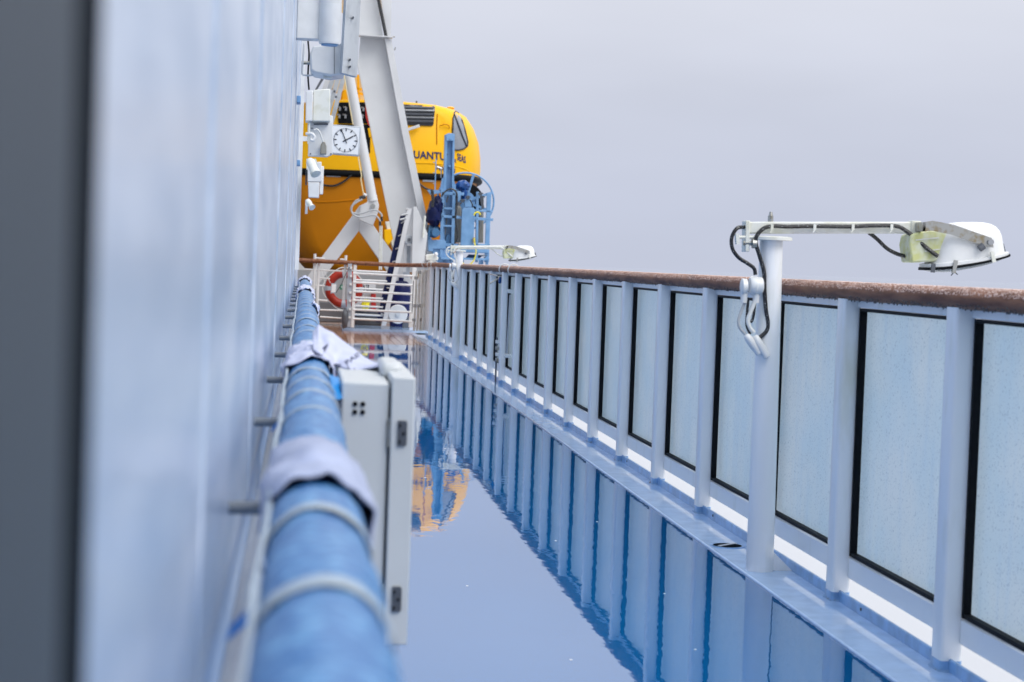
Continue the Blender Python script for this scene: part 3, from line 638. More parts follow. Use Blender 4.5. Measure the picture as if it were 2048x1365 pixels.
for (a, c) in (((608,539),(690,543)), ((628,516),(650,518)), ((680,519),(694,520)), ((634,556),(660,558)), ((628,571),(650,572)), ((632,600),(655,602)), ((640,620),(698,622)), ((640,634),(698,638))):
    tubepx(a, c, GY+.05, .014, 'bar', 'white_paint', fc)
for (a, c) in (((644,535),(661,567)), ((642,537),(650,568)), ((632,545),(634,610))):
    tubepx(a, c, GY, .005, 'lashing', 'cable_white', fc, 5)
b = MB(); b.tube(spl([pt(699,535,GY-.1), pt(690,552,GY-.1), pt(683,568,GY-.1), pt(672,586,GY-.1)]), .006, 6); b.build('lashing', 'cable_black', fc)
b = MB(); b.box(Vector((.72,GY+.2,.0)), Vector((2.25,GY+1.9,.05))); b.build('sill', 'kerb_blue', fc)
b = MB(); b.blob(pt(690,637,GY-.15), .06,.06,.17, .4, 3); b.build('rope_bundle', 'grey_dark', fc)

st = thing('gate_stanchions', (2.05,33.9,0), 'cluster of slim white gate tubes with clamps where the railing meets the fence', 'stanchion')
for x_, y0_, Y_, r_ in ((834,543,33.9,.02),(840,541,33.7,.022),(846,545,33.5,.02),(851,540,33.3,.022)):
    b = MB(); b.cyl(pt(x_,y0_,Y_), pt(x_-6,662,Y_), r_, seg=10); b.build('tube', 'old_white', st)
for p in ((832,556),(839,545),(850,562),(830,612),(838,612),(843,640),(828,640)):
    b = MB(); c = pt(*p,33.4); b.box(c-Vector((.03,.03,.028)), c+Vector((.03,.03,.028))); b.build('clamp', 'steel', st, bevel=.006)
b = MB(); b.cyl(pt(827,562,33.8), pt(824,625,33.8), .008, seg=6); b.build('drop_rod', 'grey_dark', st)

# things behind the fence
BY = 35.6
lb = thing('lifebuoy', pt(690,578,BY)-Vector((0,0,.4)), 'red orange lifebuoy with grey bands hung behind the end fence', 'lifebuoy')
bc = pt(688,578,BY); b = MB(); b.torus(bc, .275, .075, (0,1,0), 40, 14); b.build('ring', 'buoy_red', lb)
for a in (R(0), R(90), R(180), R(270)):
    b = MB(); b.torus(bc, .275, .079, (0,1,0), 6, 14, a-.14, a+.14); b.build('band', 'sign_grey', lb)
b = MB(); b.tube([bc+Vector((math.cos(a)*(.37+.02*math.cos(4*a)),-.03,math.sin(a)*(.37+.02*math.cos(4*a)))) for a in [2*math.pi*i/32 for i in range(32)]], .009, 6, True, True); b.build('grab_rope', 'cable_white', lb)
sg = MB(); px_prism(sg, [(662.5,567),(674,567),(672,587),(661,587)], BY-.3, .02); sg = sg.build('notice_plate', 'sign_grey'); tag(sg, 'small grey notice plate in front of the lifebuoy', 'sign')
b = MB(); px_prism(b, [(664,569),(672.5,569),(671,585),(662.5,585)], BY-.303, .01); b.build('notice_face', 'white_flat', sg)
g2 = MB(); px_prism(g2, [(680,570),(689.5,570),(689,579.5),(679.5,579.5)], BY-.3, .02); g2 = g2.build('green_sign', 'green_sign'); tag(g2, 'small square green safety sign with white ring inside the lifebuoy', 'sign')
b = MB(); b.torus(pt(684.4,574.6,BY-.31), .016, .005, (0,1,0), 16, 6); b.build('ring_mark', 'white_flat', g2)
rb = thing('red_equipment_box', pt(730,620,36.2), 'red and white equipment box behind the fence bars', 'box')
b = MB(); px_prism(b, [(705,560),(722,560),(722,592),(710,592),(708,606),(705,606)], 36.2, .2); b.build('left_cover', 'red', rb, bevel=.01)
b = MB(); px_prism(b, [(742,588),(752,588),(752,620),(742,620)], 36.2, .2); b.build('right_cover', 'red', rb, bevel=.01)
b = MB(); px_prism(b, [(712,560),(752,562),(750,610),(710,612)], 36.3, .15); b.build('back_panel', 'white_davit', rb)
b = MB(); px_prism(b, [(727,570),(738,570.4),(737.6,576),(726.6,575.6)], 36.18, .02); b.build('number_plate', 'tick', rb)
tv, tf = text_verts('AB', .045); c0 = pt(732.3,575,36.175)
b = MB(); b.add([c0+Vector((v.x,0,v.y)) for v in tv], tf); b.build('plate_lettering', 'white_flat', rb)
b = MB(); px_prism(b, [(725,578),(752,580),(750,586),(724,585)], 36.17, .05); b.build('shelf_bar', 'grey_dark', rb)
b = MB(); b.blob(pt(731,610,36.1), .07,.06,.10, .5, 4); b.build('yellow_tag', 'hose_yellow', rb)
b = MB(); px_prism(b, [(712,618),(764,620),(762,652),(710,652)], 36.6, .5); hu = b.build('hydraulic_unit', 'grey_dark', bevel=.02); tag(hu, 'black hydraulic unit low on the deck behind the fence', 'machine')
b = MB(); px_prism(b, [(640,604),(703,606),(701,646),(638,645)], 37.2, .7); gl_ = b.build('grey_locker', 'locker_grey', bevel=.02); tag(gl_, 'low grey deck locker behind the lifebuoy', 'locker')
dm = thing('navy_drum', pt(800,640,36.3), 'dark navy barrel standing behind the right end of the fence', 'barrel')
A = pt(799,655,36.4); b = MB(); b.lathe([(.17,0),(.185,.03),(.185,.72),(.17,.80),(.11,.86),(0,.875)], A, (0,0,1), 24); b.build('barrel', 'navy_drum', dm)
b = MB(); b.cyl(A+Vector((0,0,.86)), A+Vector((0,0,.93)), .05, seg=12); b.build('cap', 'navy_drum', dm)
hrl = thing('hose_reel', pt(796,645,35.6), 'white round hose reel in front of the navy barrel', 'hose reel')
c = pt(796,629,35.6); b = MB(); b.cyl(c, c+Vector((0,.12,0)), .175, seg=36); b.build('reel_disc', 'white_davit', hrl, bevel=.01)
b = MB(); b.cyl(c-Vector((0,.03,0)), c+Vector((0,.02,0)), .042, seg=16); b.build('hub', 'grey_panel', hrl)
b = MB(); b.box(c+Vector((.10,.1,-.26)), c+Vector((.22,.3,-.05))); b.build('reel_foot', 'grey_dark', hrl)
bw = MB(); bw.box((-1.2,39.2,-.02),(2.15,39.3,1.02)); bw = bw.build('bulwark', 'bulwark_grey'); tag(bw, 'plain grey bulwark plate across the deck under the lifeboat', 'bulwark')

# leaning boarding ladder
ld = thing('boarding_ladder', pt(765,650,35.2), 'dark blue and white folded boarding ladder leaning behind the fence', 'ladder')
b = MB(); b.prism([pt(801,432,35.2), pt(812,428,35.2), pt(765,645,35.2), pt(752,645,35.2)], (0,.14,0)); b.build('blue_belt', 'tarp_navy', ld)
b = MB(); b.prism([pt(814,421,35.1), pt(824,417,35.1), pt(772,652,35.1), pt(763,652,35.1)], (0,.05,0)); b.build('stringer', 'white_davit', ld)
for i in range(8):
    t = .08+i*.12; a_ = pt(806-48*t, 430+215*t, 35.18); c_ = pt(819-50*t, 419+233*t, 35.16); b = MB(); b.cyl(a_, c_, .012, seg=6); b.build('rung', 'steel_clean', ld)
for p in ((803,431),(800,440)):
    b = MB(); b.cyl(pt(*p,35.1), pt(p[0]+12,p[1]-3,35.1), .02, seg=8); b.build('buckle', 'steel_clean', ld)

cl = thing('winch_column', pt(836,545,36), 'white steel column with a grey winch wheel at the end of the railing', 'column')
b = MB(); b.prism([pt(827,414,35.9), pt(833,414,35.9), pt(855,468,35.9), pt(847,534,35.9), pt(823,534,35.9)], (0,.22,0)); b.build('column', 'white_davit', cl, bevel=.006)
b = MB(); b.beam(pt(812,418,36.1), pt(828,420,36.1), .1, .03); b.prism([pt(812,418,36.1), pt(817,418,36.1), pt(812,545,36.1), pt(806,545,36.1)], (0,.1,0)); b.build('side_plate', 'white_davit', cl)
b = MB(); c = pt(818,480,36.0); b.cyl(c, c+Vector((0,.2,0)), .085, seg=20); wh = b.build('winch_wheel', 'grey_panel', cl, bevel=.01)
b = MB(); b.cyl(c-Vector((0,.03,0)), c, .03, seg=12); b.build('axle', 'grey_dark', wh)
b = MB(); px_prism(b, [(811,492),(822,492),(819,556),(806,556)], 36.15, .1); b.build('motor_cover', 'grey_panel', cl)
b = MB(); b.cyl(pt(850,432,35.85), pt(846,476,35.85), .02, seg=10); b.build('side_tube', 'old_white', cl)
sc = thing('deck_camera', pt(862,540,33), 'small white box with a round knob on a post before the blue hoist', 'box')
b = MB(); px_prism(b, [(851,510),(868,508),(877,515),(876,521),(866,522),(852,521)], 33, .14); b.build('housing', 'old_white', sc, bevel=.01)
b = MB(); c = pt(872,509,32.95); b.blob(c, .035,.035,.035, 0); b.build('knob', 'white_paint', sc)
b = MB(); b.cyl(pt(862,522,33.05), pt(860,560,33.05), .04, seg=10); b.build('stem', 'old_white', sc)

# ------------------------------------------------------------------ davit
dv = thing('lifeboat_davit', pt(810,600,37.5), 'tall slanting white davit girder in front of the lifeboat', 'davit')
DY = 37.5
b = MB(); b.prism([pt(721,72,DY), pt(768,76,DY), pt(862,545,DY), pt(806,545,DY), pt(789,470,DY), pt(747,267,DY), pt(717,119,DY)], (0,.06,0)); b.build('web', 'white_davit', dv)
b = MB(); b.prism([pt(769.5,76,DY-.22), pt(783,80,DY-.22), pt(818,267,DY-.22), pt(850,418,DY-.22), pt(872,530,DY-.22), pt(858.5,530,DY-.22), pt(804.5,267,DY-.22)], (0,.30,0)); b.build('flange', 'white_davit', dv)
b = MB(); b.prism([pt(713,119,DY-.1), pt(717,119,DY-.1), pt(747,267,DY-.1), pt(789,470,DY-.1), pt(806,545,DY-.1), pt(802,545,DY-.1), pt(785,470,DY-.1), pt(743,267,DY-.1)], (0,.18,0)); b.build('inner_flange', 'white_davit', dv)
b = MB(); b.prism([pt(716,-60,DY-.1), pt(745,-60,DY-.1), pt(766,71,DY-.1), pt(717,70.5,DY-.1)], (0,.10,0)); b.build('upper_web', 'white_davit', dv)
b = MB(); b.prism([pt(752,-60,DY-.2), pt(784,-60,DY-.2), pt(782,74,DY-.2), pt(775,74,DY-.2)], (0,.12,0)); b.build('upper_flange', 'white_davit', dv)
b = MB(); b.beam(pt(716,71.5,DY-.16), pt(785,76,DY-.16), .30, .02); b.build('joint_plate', 'white_davit', dv)
b = MB(); b.tube([pt(745,-60,DY-.24), pt(757,0,DY-.24), pt(772,73,DY-.24)], .032, 8); b.build('wire_fall', 'cable_black', dv)
b = MB(); b.cyl(pt(781,74,DY-.25), pt(790,74,DY-.25), .012, seg=6); b.cyl(pt(791,95,DY-.2), pt(789,101,DY-.2), .01, seg=6); b.build('pin', 'steel', dv)
HYY = 36.4
b = MB(); b.cyl(pt(688,95,HYY), pt(745,400,HYY), .089, seg=22); b.build('hydraulic_cylinder', 'white_davit', dv)
b = MB(); b.lathe([(.095,0),(.095,.10)], pt(743.5,392,HYY), pt(745,400,HYY)-pt(743.5,392,HYY), 22); b.build('cylinder_head', 'white_davit', dv)
b = MB(); b.prism([pt(721,411,HYY-.05), pt(734,405,HYY-.05), pt(736,400,HYY-.05), pt(754,398,HYY-.05), pt(758,410,HYY-.05), pt(756,425,HYY-.05), pt(746,452,HYY-.05), pt(718,440,HYY-.05)], (0,.1,0)); b.build('clevis', 'white_davit', dv, bevel=.01)
b = MB(); c = pt(746,413,HYY-.1); b.cyl(c, c+Vector((0,.1,0)), .045, seg=14); b.build('clevis_pin', 'steel', dv)
af = thing('davit_support_frame', pt(720,600,36.6), 'white inverted V support frame under the davit cylinder', 'frame')
FY = 36.65
b = MB(); b.prism([pt(720,411,FY), pt(745,428,FY), pt(718,462,FY), pt(605,612,FY), pt(572,612,FY)], (0,.22,0)); b.build('strut', 'white_davit', af, bevel=.006)
b = MB(); b.prism([pt(720.5,411.5,FY-.01), pt(756,425,FY-.01), pt(746,450,FY-.01), pt(860,612,FY-.01), pt(822,612,FY-.01), pt(718.5,462.5,FY-.01)], (0,.22,0)); b.build('strut', 'white_davit', af, bevel=.006)
b = MB(); b.tube([pt(718.5,412,FY-.02), pt(746,451,FY-.02)], .005, 6); b.build('weld_seam', 'grey_panel', af)
def hose(pts, r, m_, nm='hose', par=dv):
    b = MB(); b.tube(spl([pt(x, y, Y_) for x, y, Y_ in pts]), r, 8); return b.build(nm, m_, par)
hY = 36.25
hose([(722,398,hY),(712,402,hY),(704,412,hY),(702,420,hY),(706,426,hY),(716,428,hY),(728,426,hY),(742,421,hY),(753,421,hY),(762,428,hY),(764,434,hY)], .015, 'cable_grey')
hose([(725,399,hY-.05),(715,404,hY-.05),(706,411,hY-.05),(703,420,hY-.05),(706,429,hY-.05),(716,434,hY-.05),(728,434,hY-.05),(742,431,hY-.05),(752,432,hY-.05),(759,440,hY-.05),(761,446,hY-.05)], .015, 'cable_grey')
hose([(719,397,hY),(726,395,hY),(731,394,hY)], .034, 'cable_black', 'hose_end')
hose([(763,434,hY),(763.5,443,hY)], .022, 'cable_black', 'hose_end')
hose([(760,443,hY-.05),(760,452,hY-.05)], .022, 'cable_black', 'hose_end')
hose([(716,312,hY),(719,330,hY),(723,352,hY),(722,360,hY),(727,388,hY)], .011, 'cream', 'pipe')
hose([(688,150,hY),(697,200,hY),(706,250,hY)], .009, 'cream', 'pipe')
hose([(727,389,hY),(733,392,hY)], .03, 'white_davit', 'pipe_clamp')
for x_ in (760,763.5):
    hose([(x_,452,hY),(x_-1,540,hY)], .014, 'old_white', 'pipe')
# grey davit tracks behind the wall boxes
tr = thing('davit_track', pt(660,200,37), 'slanting grey channel tracks above the lifeboat behind the wall boxes', 'track')
for i, (xa, xb, m_) in enumerate(((641,668,'white_davit'),(650,677,'grey_panel'),(661,686,'grey_panel'),(672,695,'grey_panel'))):
    ya = 210+8*i; b = MB(); b.prism([pt(xa-26,ya+60,37+.1*i), pt(xa-18,ya+62,37+.1*i), pt(xb+14,90,37+.1*i), pt(xb+4,90,37+.1*i)], (0,.12,0)); b.build('channel', m_, tr)
for p in ((669,183),(672,194),(647,181)):
    b = MB(); c = pt(*p,36.95); b.cyl(c-Vector((0,.03,0)), c+Vector((0,.1,0)), .02, seg=8); b.build('bolt', 'grey_dark', tr)
b = MB(); b.prism([pt(642,158,36.8), pt(648,158,36.8), pt(628,190,36.8), pt(624,190,36.8)], (0,.05,0)); b.build('slot', 'grey_dark', tr)

# ------------------------------------------------------------------ lifeboat
LBY = 42.0; bx = pt(752,400,LBY).x
boat = thing('lifeboat', (bx,LBY+3,1.1), 'yellow enclosed lifeboat hanging in its davit beyond the fence', 'lifeboat')
prof_h = [(.06,.80),(.9,.84),(1.45,1.0),(1.85,1.40),(2.10,1.95),(2.26,2.55),(2.34,3.10)]
prof_c = [(2.38,3.12),(2.40,3.35),(2.39,3.62),(2.34,3.95),(2.22,4.25),(2.05,4.48),(1.80,4.62),(1.4,4.69),(.6,4.73),(0,4.74)]
stn = [(0,.64,.94,.90),(.05,.73,.965,.93),(.18,.81,.98,.95),(.45,.885,.99,.97),(.95,.95,1,.99),(1.7,.99,1,1),(3,1,1,1),(7,1,1,1),(9,.85,.97,.9),(10,.5,.9,.7)]
def loft(prof, full_bottom):
    ring = [(-x, z) for x, z in reversed(prof) if x > 0]+prof if not full_bottom else [(-x, z) for x, z in reversed(prof)]+prof
    if full_bottom: pass
    vs = []; n = len(ring)
    for dy, kw, ku, kl in stn:
        for x, z in ring:
            k = ku if z > 3.1 else kl
            vs.append((bx+x*kw, LBY+dy, 3.1+(z-3.1)*k))
    fs = [(i*n+j, i*n+(j+1)%n, (i+1)*n+(j+1)%n, (i+1)*n+j) for i in range(len(stn)-1) for j in range(n)]
    fs += [tuple(range(n)), tuple((len(stn)-1)*n+j for j in range(n-1,-1,-1))]
    return vs, fs
hull = MB(); hull.add(*loft([(x, z) for x, z in prof_h], True)); hull.build('hull', 'boat_hull_shaded', boat)
can_p = [(-x, z) for x, z in prof_c][:-1]+[(x, z) for x, z in reversed(prof_c)]
vs = []; n = len(can_p)
for dy, kw, ku, kl in stn:
    for x, z in can_p: vs.append((bx+x*kw, LBY+dy, 3.1+(z-3.1)*ku))
cfs = [(i*n+j, i*n+(j+1)%n, (i+1)*n+(j+1)%n, (i+1)*n+j) for i in range(len(stn)-1) for j in range(n)]+[tuple(range(n)), tuple((len(stn)-1)*n+j for j in range(n-1,-1,-1))]
cano = MB(); cano.add(vs, cfs); cno = cano.build('canopy', 'boat_yellow', boat)
md = cno.modifiers.new('bevel', 'BEVEL'); md.width = .05; md.segments = 3; md.limit_method = 'ANGLE'; md.angle_limit = R(35)
bvh = BVHTree.FromPolygons([Vector(v) for v in vs]+[Vector(v) for v in hull.v], [f for f in cfs]+[tuple(i+len(vs) for i in f) for f in hull.f])
def onboat(x, z, off=.02):
    h = bvh.ray_cast(Vector((x,30,z)), Vector((0,1,0)))
    return Vector((x, (h[0].y if h[0] else LBY+1.5)-off, z))
def onpx(px, py, off=.02):
    p = pt(px, py, LBY+.1); return onboat(p.x, p.z, off)
def patch(poly, nm, m_, off=.025, par=None, rings=5, sub=3):
    P2 = []
    for i in range(len(poly)):
        a, c = Vector(poly[i]), Vector(poly[(i+1)%len(poly)])
        P2 += [a.lerp(c, k/sub) for k in range(sub)]
    ce = sum(P2, Vector((0,0)))/len(P2); n = len(P2); vs = []
    for r in range(rings+1):
        t = r/rings
        vs += [onpx(*(ce+(p-ce)*max(t,.02)), off) for p in P2]
    vs += [onpx(*p, -.03) for p in P2]
    fs = [(r*n+k, r*n+(k+1)%n, (r+1)*n+(k+1)%n, (r+1)*n+k) for r in range(rings+1) for k in range(n)]+[tuple(range(n))]
    b = MB(); b.add(vs, fs); return b.build(nm, m_, par or boat)
def rrect(x0, y0, x1, y1, r, sk=0, drop=0):
    o = []
    for cx_, cy_, a0 in ((x1-r,y0+r,-90),(x1-r,y1-r,0),(x0+r,y1-r,90),(x0+r,y0+r,180)):
        for k in range(4):
            a = R(a0+30*k); x_ = cx_+r*math.cos(a); y_ = cy_+r*math.sin(a); o.append((x_+sk*(y1-y_)/(y1-y0), y_+drop*(x_-x0)/(x1-x0)))
    return o
gw = patch(rrect(770,209,866,250,4,4,3), 'louvre_window', 'boat_glass')
for y in (222,236):
    b = MB(); b.tube([onpx(x_, y+(x_-800)*.02, .06) for x_ in (775,800,825,850,867)], .022, 6); b.build('guard_bar', 'steel_clean', gw)
for y in (216,229,243):
    b = MB(); b.tube([onpx(x_, y+(x_-800)*.02, .04) for x_ in (775,800,825,850,866)], .028, 6); b.build('louvre', 'grey_dark', gw)
vz = patch([(905,258),(906,238),(909,226),(914,220),(920,222),(926,240),(932,262),(937,284),(936,292),(928,298),(916,301),(906,300),(904,280)], 'corner_window', 'boat_visor', .015)
b = MB(); b.tube([onpx(*p, .04) for p in ((909,228),(917,250),(925,272),(934,293))], .014, 6); b.build('window_seam', 'tick', vz)
b = MB(); pp_ = [(905,258),(906,238),(909,226),(914,220),(920,222),(926,240),(932,262),(937,284),(936,292),(928,298),(916,301),(906,300),(904,280)]
b.tube([onpx(*p, .03) for p in pp_], .016, 6, True, True); b.build('window_seal', 'tick', vz)
dw = patch(rrect(676,206,752,248,3), 'dark_window', 'black_rubber')
patch(rrect(672,250,740,308,3), 'dark_hatch', 'black_rubber')
for x_, y_ in ((680,216),(692,216),(679,231),(691,231),(727,217),(725,231)):
    b = MB(); b.tube([onpx(x_-6,y_,.06), onpx(x_,y_,.06)], .018, 6); b.tube([onpx(x_,y_,.06), onpx(x_-1,y_+7,.06)], .024, 6); b.build('window_latch', 'steel_clean', dw)
patch([(730,212),(737,215),(743,235),(743,255),(736,252),(731,236)], 'red_seat', 'red', .045)
patch([(735,258),(744,256),(745,272),(738,276)], 'yellow_post', 'boat_yellow', .05)
# hull fittings
for x0_, x1_, y_ in ((652,681,352),(845,868,362)):
    patch([(x0_,y_-2),(x1_,y_-2+1),(x1_,y_+3),(x0_,y_+2)], 'reflective_strip', 'sign_grey', .02, None, 2, 2)
fd_ = MB()
ring = []
for sgn in (-1, 1):
    seq = [(dy, kw) for dy, kw, _, _ in stn[:8]]
    pts_ = [Vector((bx+sgn*2.38*kw, LBY+dy, 3.10)) for dy, kw in seq]
    ring = list(reversed(pts_)) if sgn < 0 else ring+pts_
fd_.tube(ring, .075, 10); fd_.build('fender', 'black_rubber', boat)
for pts_ in ([(640,368),(652,372),(670,372),(690,362),(702,351),(704,350)], [(836,366),(846,375),(856,380),(866,382)]):
    b = MB(); b.tube(spl([onpx(*p, .05) for p in pts_]), .022, 6); b.build('grab_line', 'cable_black', boat)
b = MB(); b.tube([onpx(*p, .0) for p in ((612,402),(640,405),(670,404),(700,401),(720,399))], .02, 6); b.build('hull_seam', 'boat_hull_shaded', boat)
b = MB(); b.tube([onpx(*p, .0) for p in ((873,208),(874,230),(873,250),(873,275),(873,290))], .014, 6); b.build('door_seam', 'boat_hull_shaded', boat)
b = MB(); b.tube(spl([onpx(820,327,.0), onpx(850,327,.0), onpx(880,329,.0), onpx(910,333,0), onpx(930,338,0), onpx(942,344,0)]), .016, 6); b.build('moulding', 'boat_yellow', boat)
b = MB(); b.tube(spl([onpx(879,252,.02), onpx(884,252,.06), onpx(886,250,.06), onpx(896,252,.06), onpx(898,258,.02)]), .010, 6); b.build('grab_handle', 'boat_hull_shaded', boat)
b = MB(); b.beam(onpx(812,262,.1), onpx(838,253,.1), .05, .06); b.build('wiper_arm', 'white_davit', boat, bevel=.01)
b = MB(); b.blob(pt(901,217,43), .09,.2,.035, 0); b.build('roof_bump', 'boat_yellow', boat)
b = MB(); c = pt(833,207,43); b.cyl(c, c+Vector((0,0,.05)), .02, seg=8); b.build('roof_stud', 'grey_dark', boat)
b = MB(); px_prism(b, [(684,182),(690,178),(698,182),(700,205),(680,205)], 43.5, .4); b.build('roof_arch', 'boat_yellow', boat, bevel=.06)
b = MB(); px_prism(b, [(650,150),(735,150),(732,200),(716,206),(690,184),(668,186)], 44.5, .3); b.build('hook_housing', 'cream', boat, bevel=.02)
for (a_, c_) in (((716,150),(717,196)),((727,150),(726,180)),((712,178),(732,180)),((712,186),(732,190))):
    b = MB(); b.beam(pt(*a_,44.3), pt(*c_,44.3), .05, .05); b.build('release_hook', 'boat_yellow', boat)
b = MB(); px_prism(b, [(738,478),(752,478),(762,560),(734,560)], 42.05, .8); b.build('skeg', 'boat_yellow', boat, bevel=.03)
b = MB(); px_prism(b, [(770,444),(800,440),(803,470),(796,520),(786,500),(776,470)], 41.6, .15); b.build('cradle', 'old_white', boat, bevel=.02)
b = MB(); px_prism(b, [(768,460),(784,458),(788,476),(776,492),(768,482)], 41.5, .1); b.build('cradle_pad', 'boat_yellow', boat, bevel=.02)
# name on the stern
def boat_text(body, size, px0, px1, ybase, nm, squeeze=True):
    tv, tf = text_verts(body, 1.0); x0 = min(v.x for v in tv); x1 = max(v.x for v in tv)
    q = []
    for v in tv:
        t = (v.x-x0)/(x1-x0); px_ = px0+(px1-px0)*t; q.append(onpx(px_, ybase+t*7-v.y*size, .012))
    b = MB(); b.add(q, tf); b.build(nm, 'navy_text', boat, smooth=False)
boat_text('QUANTUM', 21, 811, 906, 315.5, 'name_lettering')
boat_text('THE', 9, 900, 912, 319.5, 'name_lettering')
boat_text('SEAS', 19, 914, 932, 320, 'name_lettering')
boat_text('NASSAU', 13, 873, 910, 340, 'port_lettering')

# ------------------------------------------------------------------ blue hoist
CYY = 37.0
cr = thing('blue_hoist', pt(920,545,CYY), 'pale blue hoist with tall mast, wheel and gas bottles outboard', 'hoist')
def cpx(pts, dy, d, nm, m_, bev=0, par=None):
    b = MB(); b.prism([pt(x, y, CYY+dy) for x, y in pts], (0,d,0)); return b.build(nm, m_, par or cr, bevel=bev)
b = MB(); px_prism(b, [(894,272),(908,272),(905,500),(888,500)], CYY+.05, .06); b.build('mast_web', 'crane_blue', cr)
cpx([(890,270),(895,268),(888.5,500),(884,500)], -.06, .2, 'mast_flange', 'crane_blue')
cpx([(905.5,268),(909.5,269),(906,500),(902,500)], -.06, .2, 'mast_flange', 'crane_blue')
cpx([(892,270),(896,267),(906,267),(909,271),(908,282),(893,282)], -.09, .04, 'mast_cap', 'crane_blue', .004)
for p in ((900.5,278),(899,333)):
    b = MB(); c = pt(*p, CYY-.05); b.cyl(c-Vector((0,.06,0)), c+Vector((0,.1,0)), .02, seg=10); b.build('mast_bolt', 'crane_blue', cr)
b = MB(); c = pt(894.5,309,CYY+.03); b.cyl(c, c+Vector((0,.02,0)), .015, seg=8); b.build('mast_hole', 'grey_dark', cr)
for (a_, c_, w_) in (((885,378),(882,525),.05),((908,378),(904,525),.05),((883,387),(928,389),.045),((883,417),(910,418),.03),((884,433),(986,440),.045),((884,452),(910,453),.03),
                     ((955,384),(953,525),.04),((978,386),(973,525),.07),((948,421),(985,424),.03),((882,490),(980,492),.05)):
    b = MB(); b.beam(pt(*a_,CYY-.1), pt(*c_,CYY-.1), w_*1.2, .07, (0,1,0)); b.build('frame_bar', 'crane_blue', cr, bevel=.006)
cpx([(924,420),(928,416),(948,416),(950,420),(946,505),(921,505)], -.2, .05, 'front_panel', 'crane_blue', .006)
for x0_, x1_, y0_ in ((907,923,412),(951,968,420)):
    A, C_ = pt((x0_+x1_)/2-1, 486, CYY+.1), pt((x0_+x1_)/2, y0_, CYY+.1)
    b = MB(); b.lathe([(.075,0),(.078,.03),(.078,(C_-A).length-.05),(.05,(C_-A).length)], A, C_-A, 18); b.build('gas_bottle', 'bottle_grey', cr)
wc = pt(931,403,CYY+.35); WR = .545
whl = MB(); whl.torus(wc, WR, .018, (0,1,0), 56, 8); whl = whl.build('wheel_rim', 'crane_blue', cr)
for a in (20, 75, 128, 180, 235, 300, 340):
    b = MB(); d = Vector((math.cos(R(a)),0,math.sin(R(a)))); b.beam(wc+d*.1, wc+d*WR, .05, .04, (0,1,0)); b.build('spoke', 'crane_blue', whl)
b = MB(); b.cyl(wc+Vector((0,.08,0)), wc+Vector((0,.5,0)), .36, seg=40); b.build('drum', 'black_rubber', cr, bevel=.02)
b = MB(); b.cyl(wc+Vector((0,.02,0)), wc+Vector((0,.10,0)), .19, seg=30); b.build('drum_cover', 'crane_blue', cr)
b = MB(); b.blob(pt(926,372,CYY+.1), .135,.14,.11, .25, 2.5); b.blob(pt(928,388,CYY+.08), .07,.1,.12, .25, 2.5); b.build('blue_tarp', 'tarp_blue', cr)
b = MB(); b.blob(pt(868,428,CYY-.1), .15,.15,.24, .3, 2.5); b.blob(pt(876,412,CYY-.1), .10,.14,.18, .3, 2.5); b.build('navy_tarp', 'tarp_navy', cr)
b = MB(); b.cyl(pt(858,455,CYY-.2), pt(858,480,CYY-.2), .02); b.lathe([(.07,0),(.08,.03),(.08,.12),(.05,.14)], pt(872,466,CYY-.3), (0,1,0), 18); b.blob(pt(866,462,CYY), .13,.12,.13, .25, 3); b.build('motor', 'crane_blue_dark', cr)
cpx([(856,475),(863,475),(864,480),(888,480),(892,483),(892,498),(866,498),(866,503),(857,503)], -.15, .25, 'motor_bracket', 'crane_blue', .006)
cpx([(862,497),(900,496),(905,535),(878,535)], -.1, .3, 'gear_case', 'crane_blue', .01)
for i in range(6):
    cpx([(879+i*2.8,519),(880.6+i*2.8,519),(880+i*2.8,535),(878.4+i*2.8,535)], -.13, .04, 'cooling_fin', 'crane_blue')
cpx([(855,380),(884,381),(884,386),(870,388),(862,390)], -.1, .2, 'side_shelf', 'crane_blue')
b = MB(); b.beam(pt(872,318,CYY), pt(870,380,CYY), .02, .02); b.build('ladder_rod', 'crane_blue', cr)
for y_ in (325,346,367):
    b = MB(); b.cyl(pt(866,y_,CYY), pt(871,y_+1,CYY), .010, seg=6); b.build('ladder_peg', 'steel', cr)
b = MB(); b.cyl(pt(874,334,CYY), pt(884,338,CYY), .016, seg=8); b.cyl(pt(883,335,CYY), pt(882,356,CYY), .013, seg=6); b.build('valve', 'steel_clean', cr)
cpx([(884,357),(889,354),(891,380),(880,380)], -.05, .1, 'bracket_plate', 'crane_blue')
cpx([(908,362),(912,372),(911,378),(907,378)], -.05, .1, 'bracket_plate', 'crane_blue')
cpx([(914,383),(922,383),(921,404),(912,403)], -.16, .1, 'control_box', 'crane_blue', .006)
cpx([(928,399),(941,394),(946,414),(930,415)], -.18, .1, 'control_box', 'crane_blue', .006)
for p in ((925,402),(918,408),(936,395),(961,388),(965,395)):
    c = pt(*p,CYY-.2); b = MB(); b.box(c-Vector((.028,.03,.035)), c+Vector((.022,.03,.03))); b.cyl(c-Vector((.05,0,0)), c+Vector((.05,0,.01)), .012, seg=8); b.build('fitting', 'hinge_grey', cr)
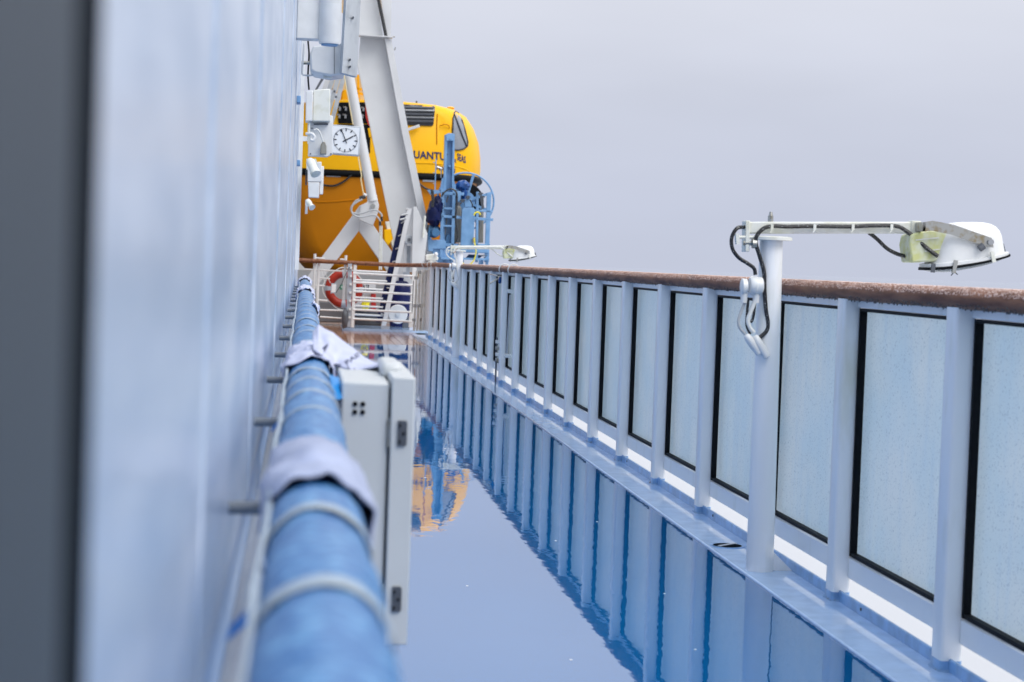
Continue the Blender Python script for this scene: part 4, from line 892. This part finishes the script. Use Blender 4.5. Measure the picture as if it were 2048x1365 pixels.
for (a_, c_, w_, m_) in (((885,395),(890,420),.02,'grey_dark'),((962,392),(966,418),.05,'grey_dark'),((893,405),(896,392),.025,'grey_dark'),((890,470),(894,430),.025,'grey_dark'),((900,470),(892,500),.10,'crane_blue_dark')):
    b = MB(); b.beam(pt(*a_,CYY-.05), pt(*c_,CYY-.05), w_, .03, (0,1,0)); b.build('slot_bar', m_, cr)
def chose(pts, r, m_): b = MB(); b.tube(spl([pt(x, y, CYY-.3) for x, y in pts]), r, 8); b.build('hose', m_, cr)
chose([(883,394),(888,386),(898,379),(908,380),(914,390),(913,410),(911,435),(914,460),(915,475),(909,488)], .017, 'cable_black')
chose([(940,400),(944,408),(945,414)], .012, 'cable_black')
chose([(864,380),(866,400),(865,415)], .03, 'cable_black')
chose([(857,450),(853,465),(849,473)], .022, 'cable_black')
chose([(948,431),(951,426),(957,425),(961,430)], .014, 'hose_yellow')
chose([(948,476),(950,490),(952,505),(948,520),(940,529),(930,530),(924,525)], .012, 'hose_yellow')
cpx([(945,476),(950,475),(950,486),(945,486)], -.25, .04, 'tag_plate', 'bottle_grey')
b = MB(); b.beam(pt(924,500,CYY), pt(976,502,CYY), .3, .10); b.build('base_beam', 'crane_blue', cr, bevel=.01)
b = MB(); b.beam(pt(880,517,CYY), pt(976,519,CYY), .5, .04); b.build('platform', 'crane_blue', cr)
cpx([(938,509),(967,511),(955,520),(928,520)], .1, .05, 'brace_plate', 'crane_blue_dark')
b = MB(); b.tube([pt(965,511,CYY-.2), pt(974,511,CYY-.2), pt(969,517,CYY-.2)], .012, 6, True, True); b.build('brace_ring', 'grey_dark', cr)
zl = -.40
for x_ in (890,925,964,974):
    a_ = pt(x_,520,CYY); b = MB(); b.beam(a_, (a_.x,CYY,zl), .05, .05, (0,1,0)); b.build('leg', 'crane_blue', cr)
for x_ in (888,960):
    a_ = pt(x_,521,CYY+.5); b = MB(); b.beam(a_, (a_.x,CYY+.5,zl), .05, .05, (0,1,0)); b.build('leg', 'crane_blue', cr)
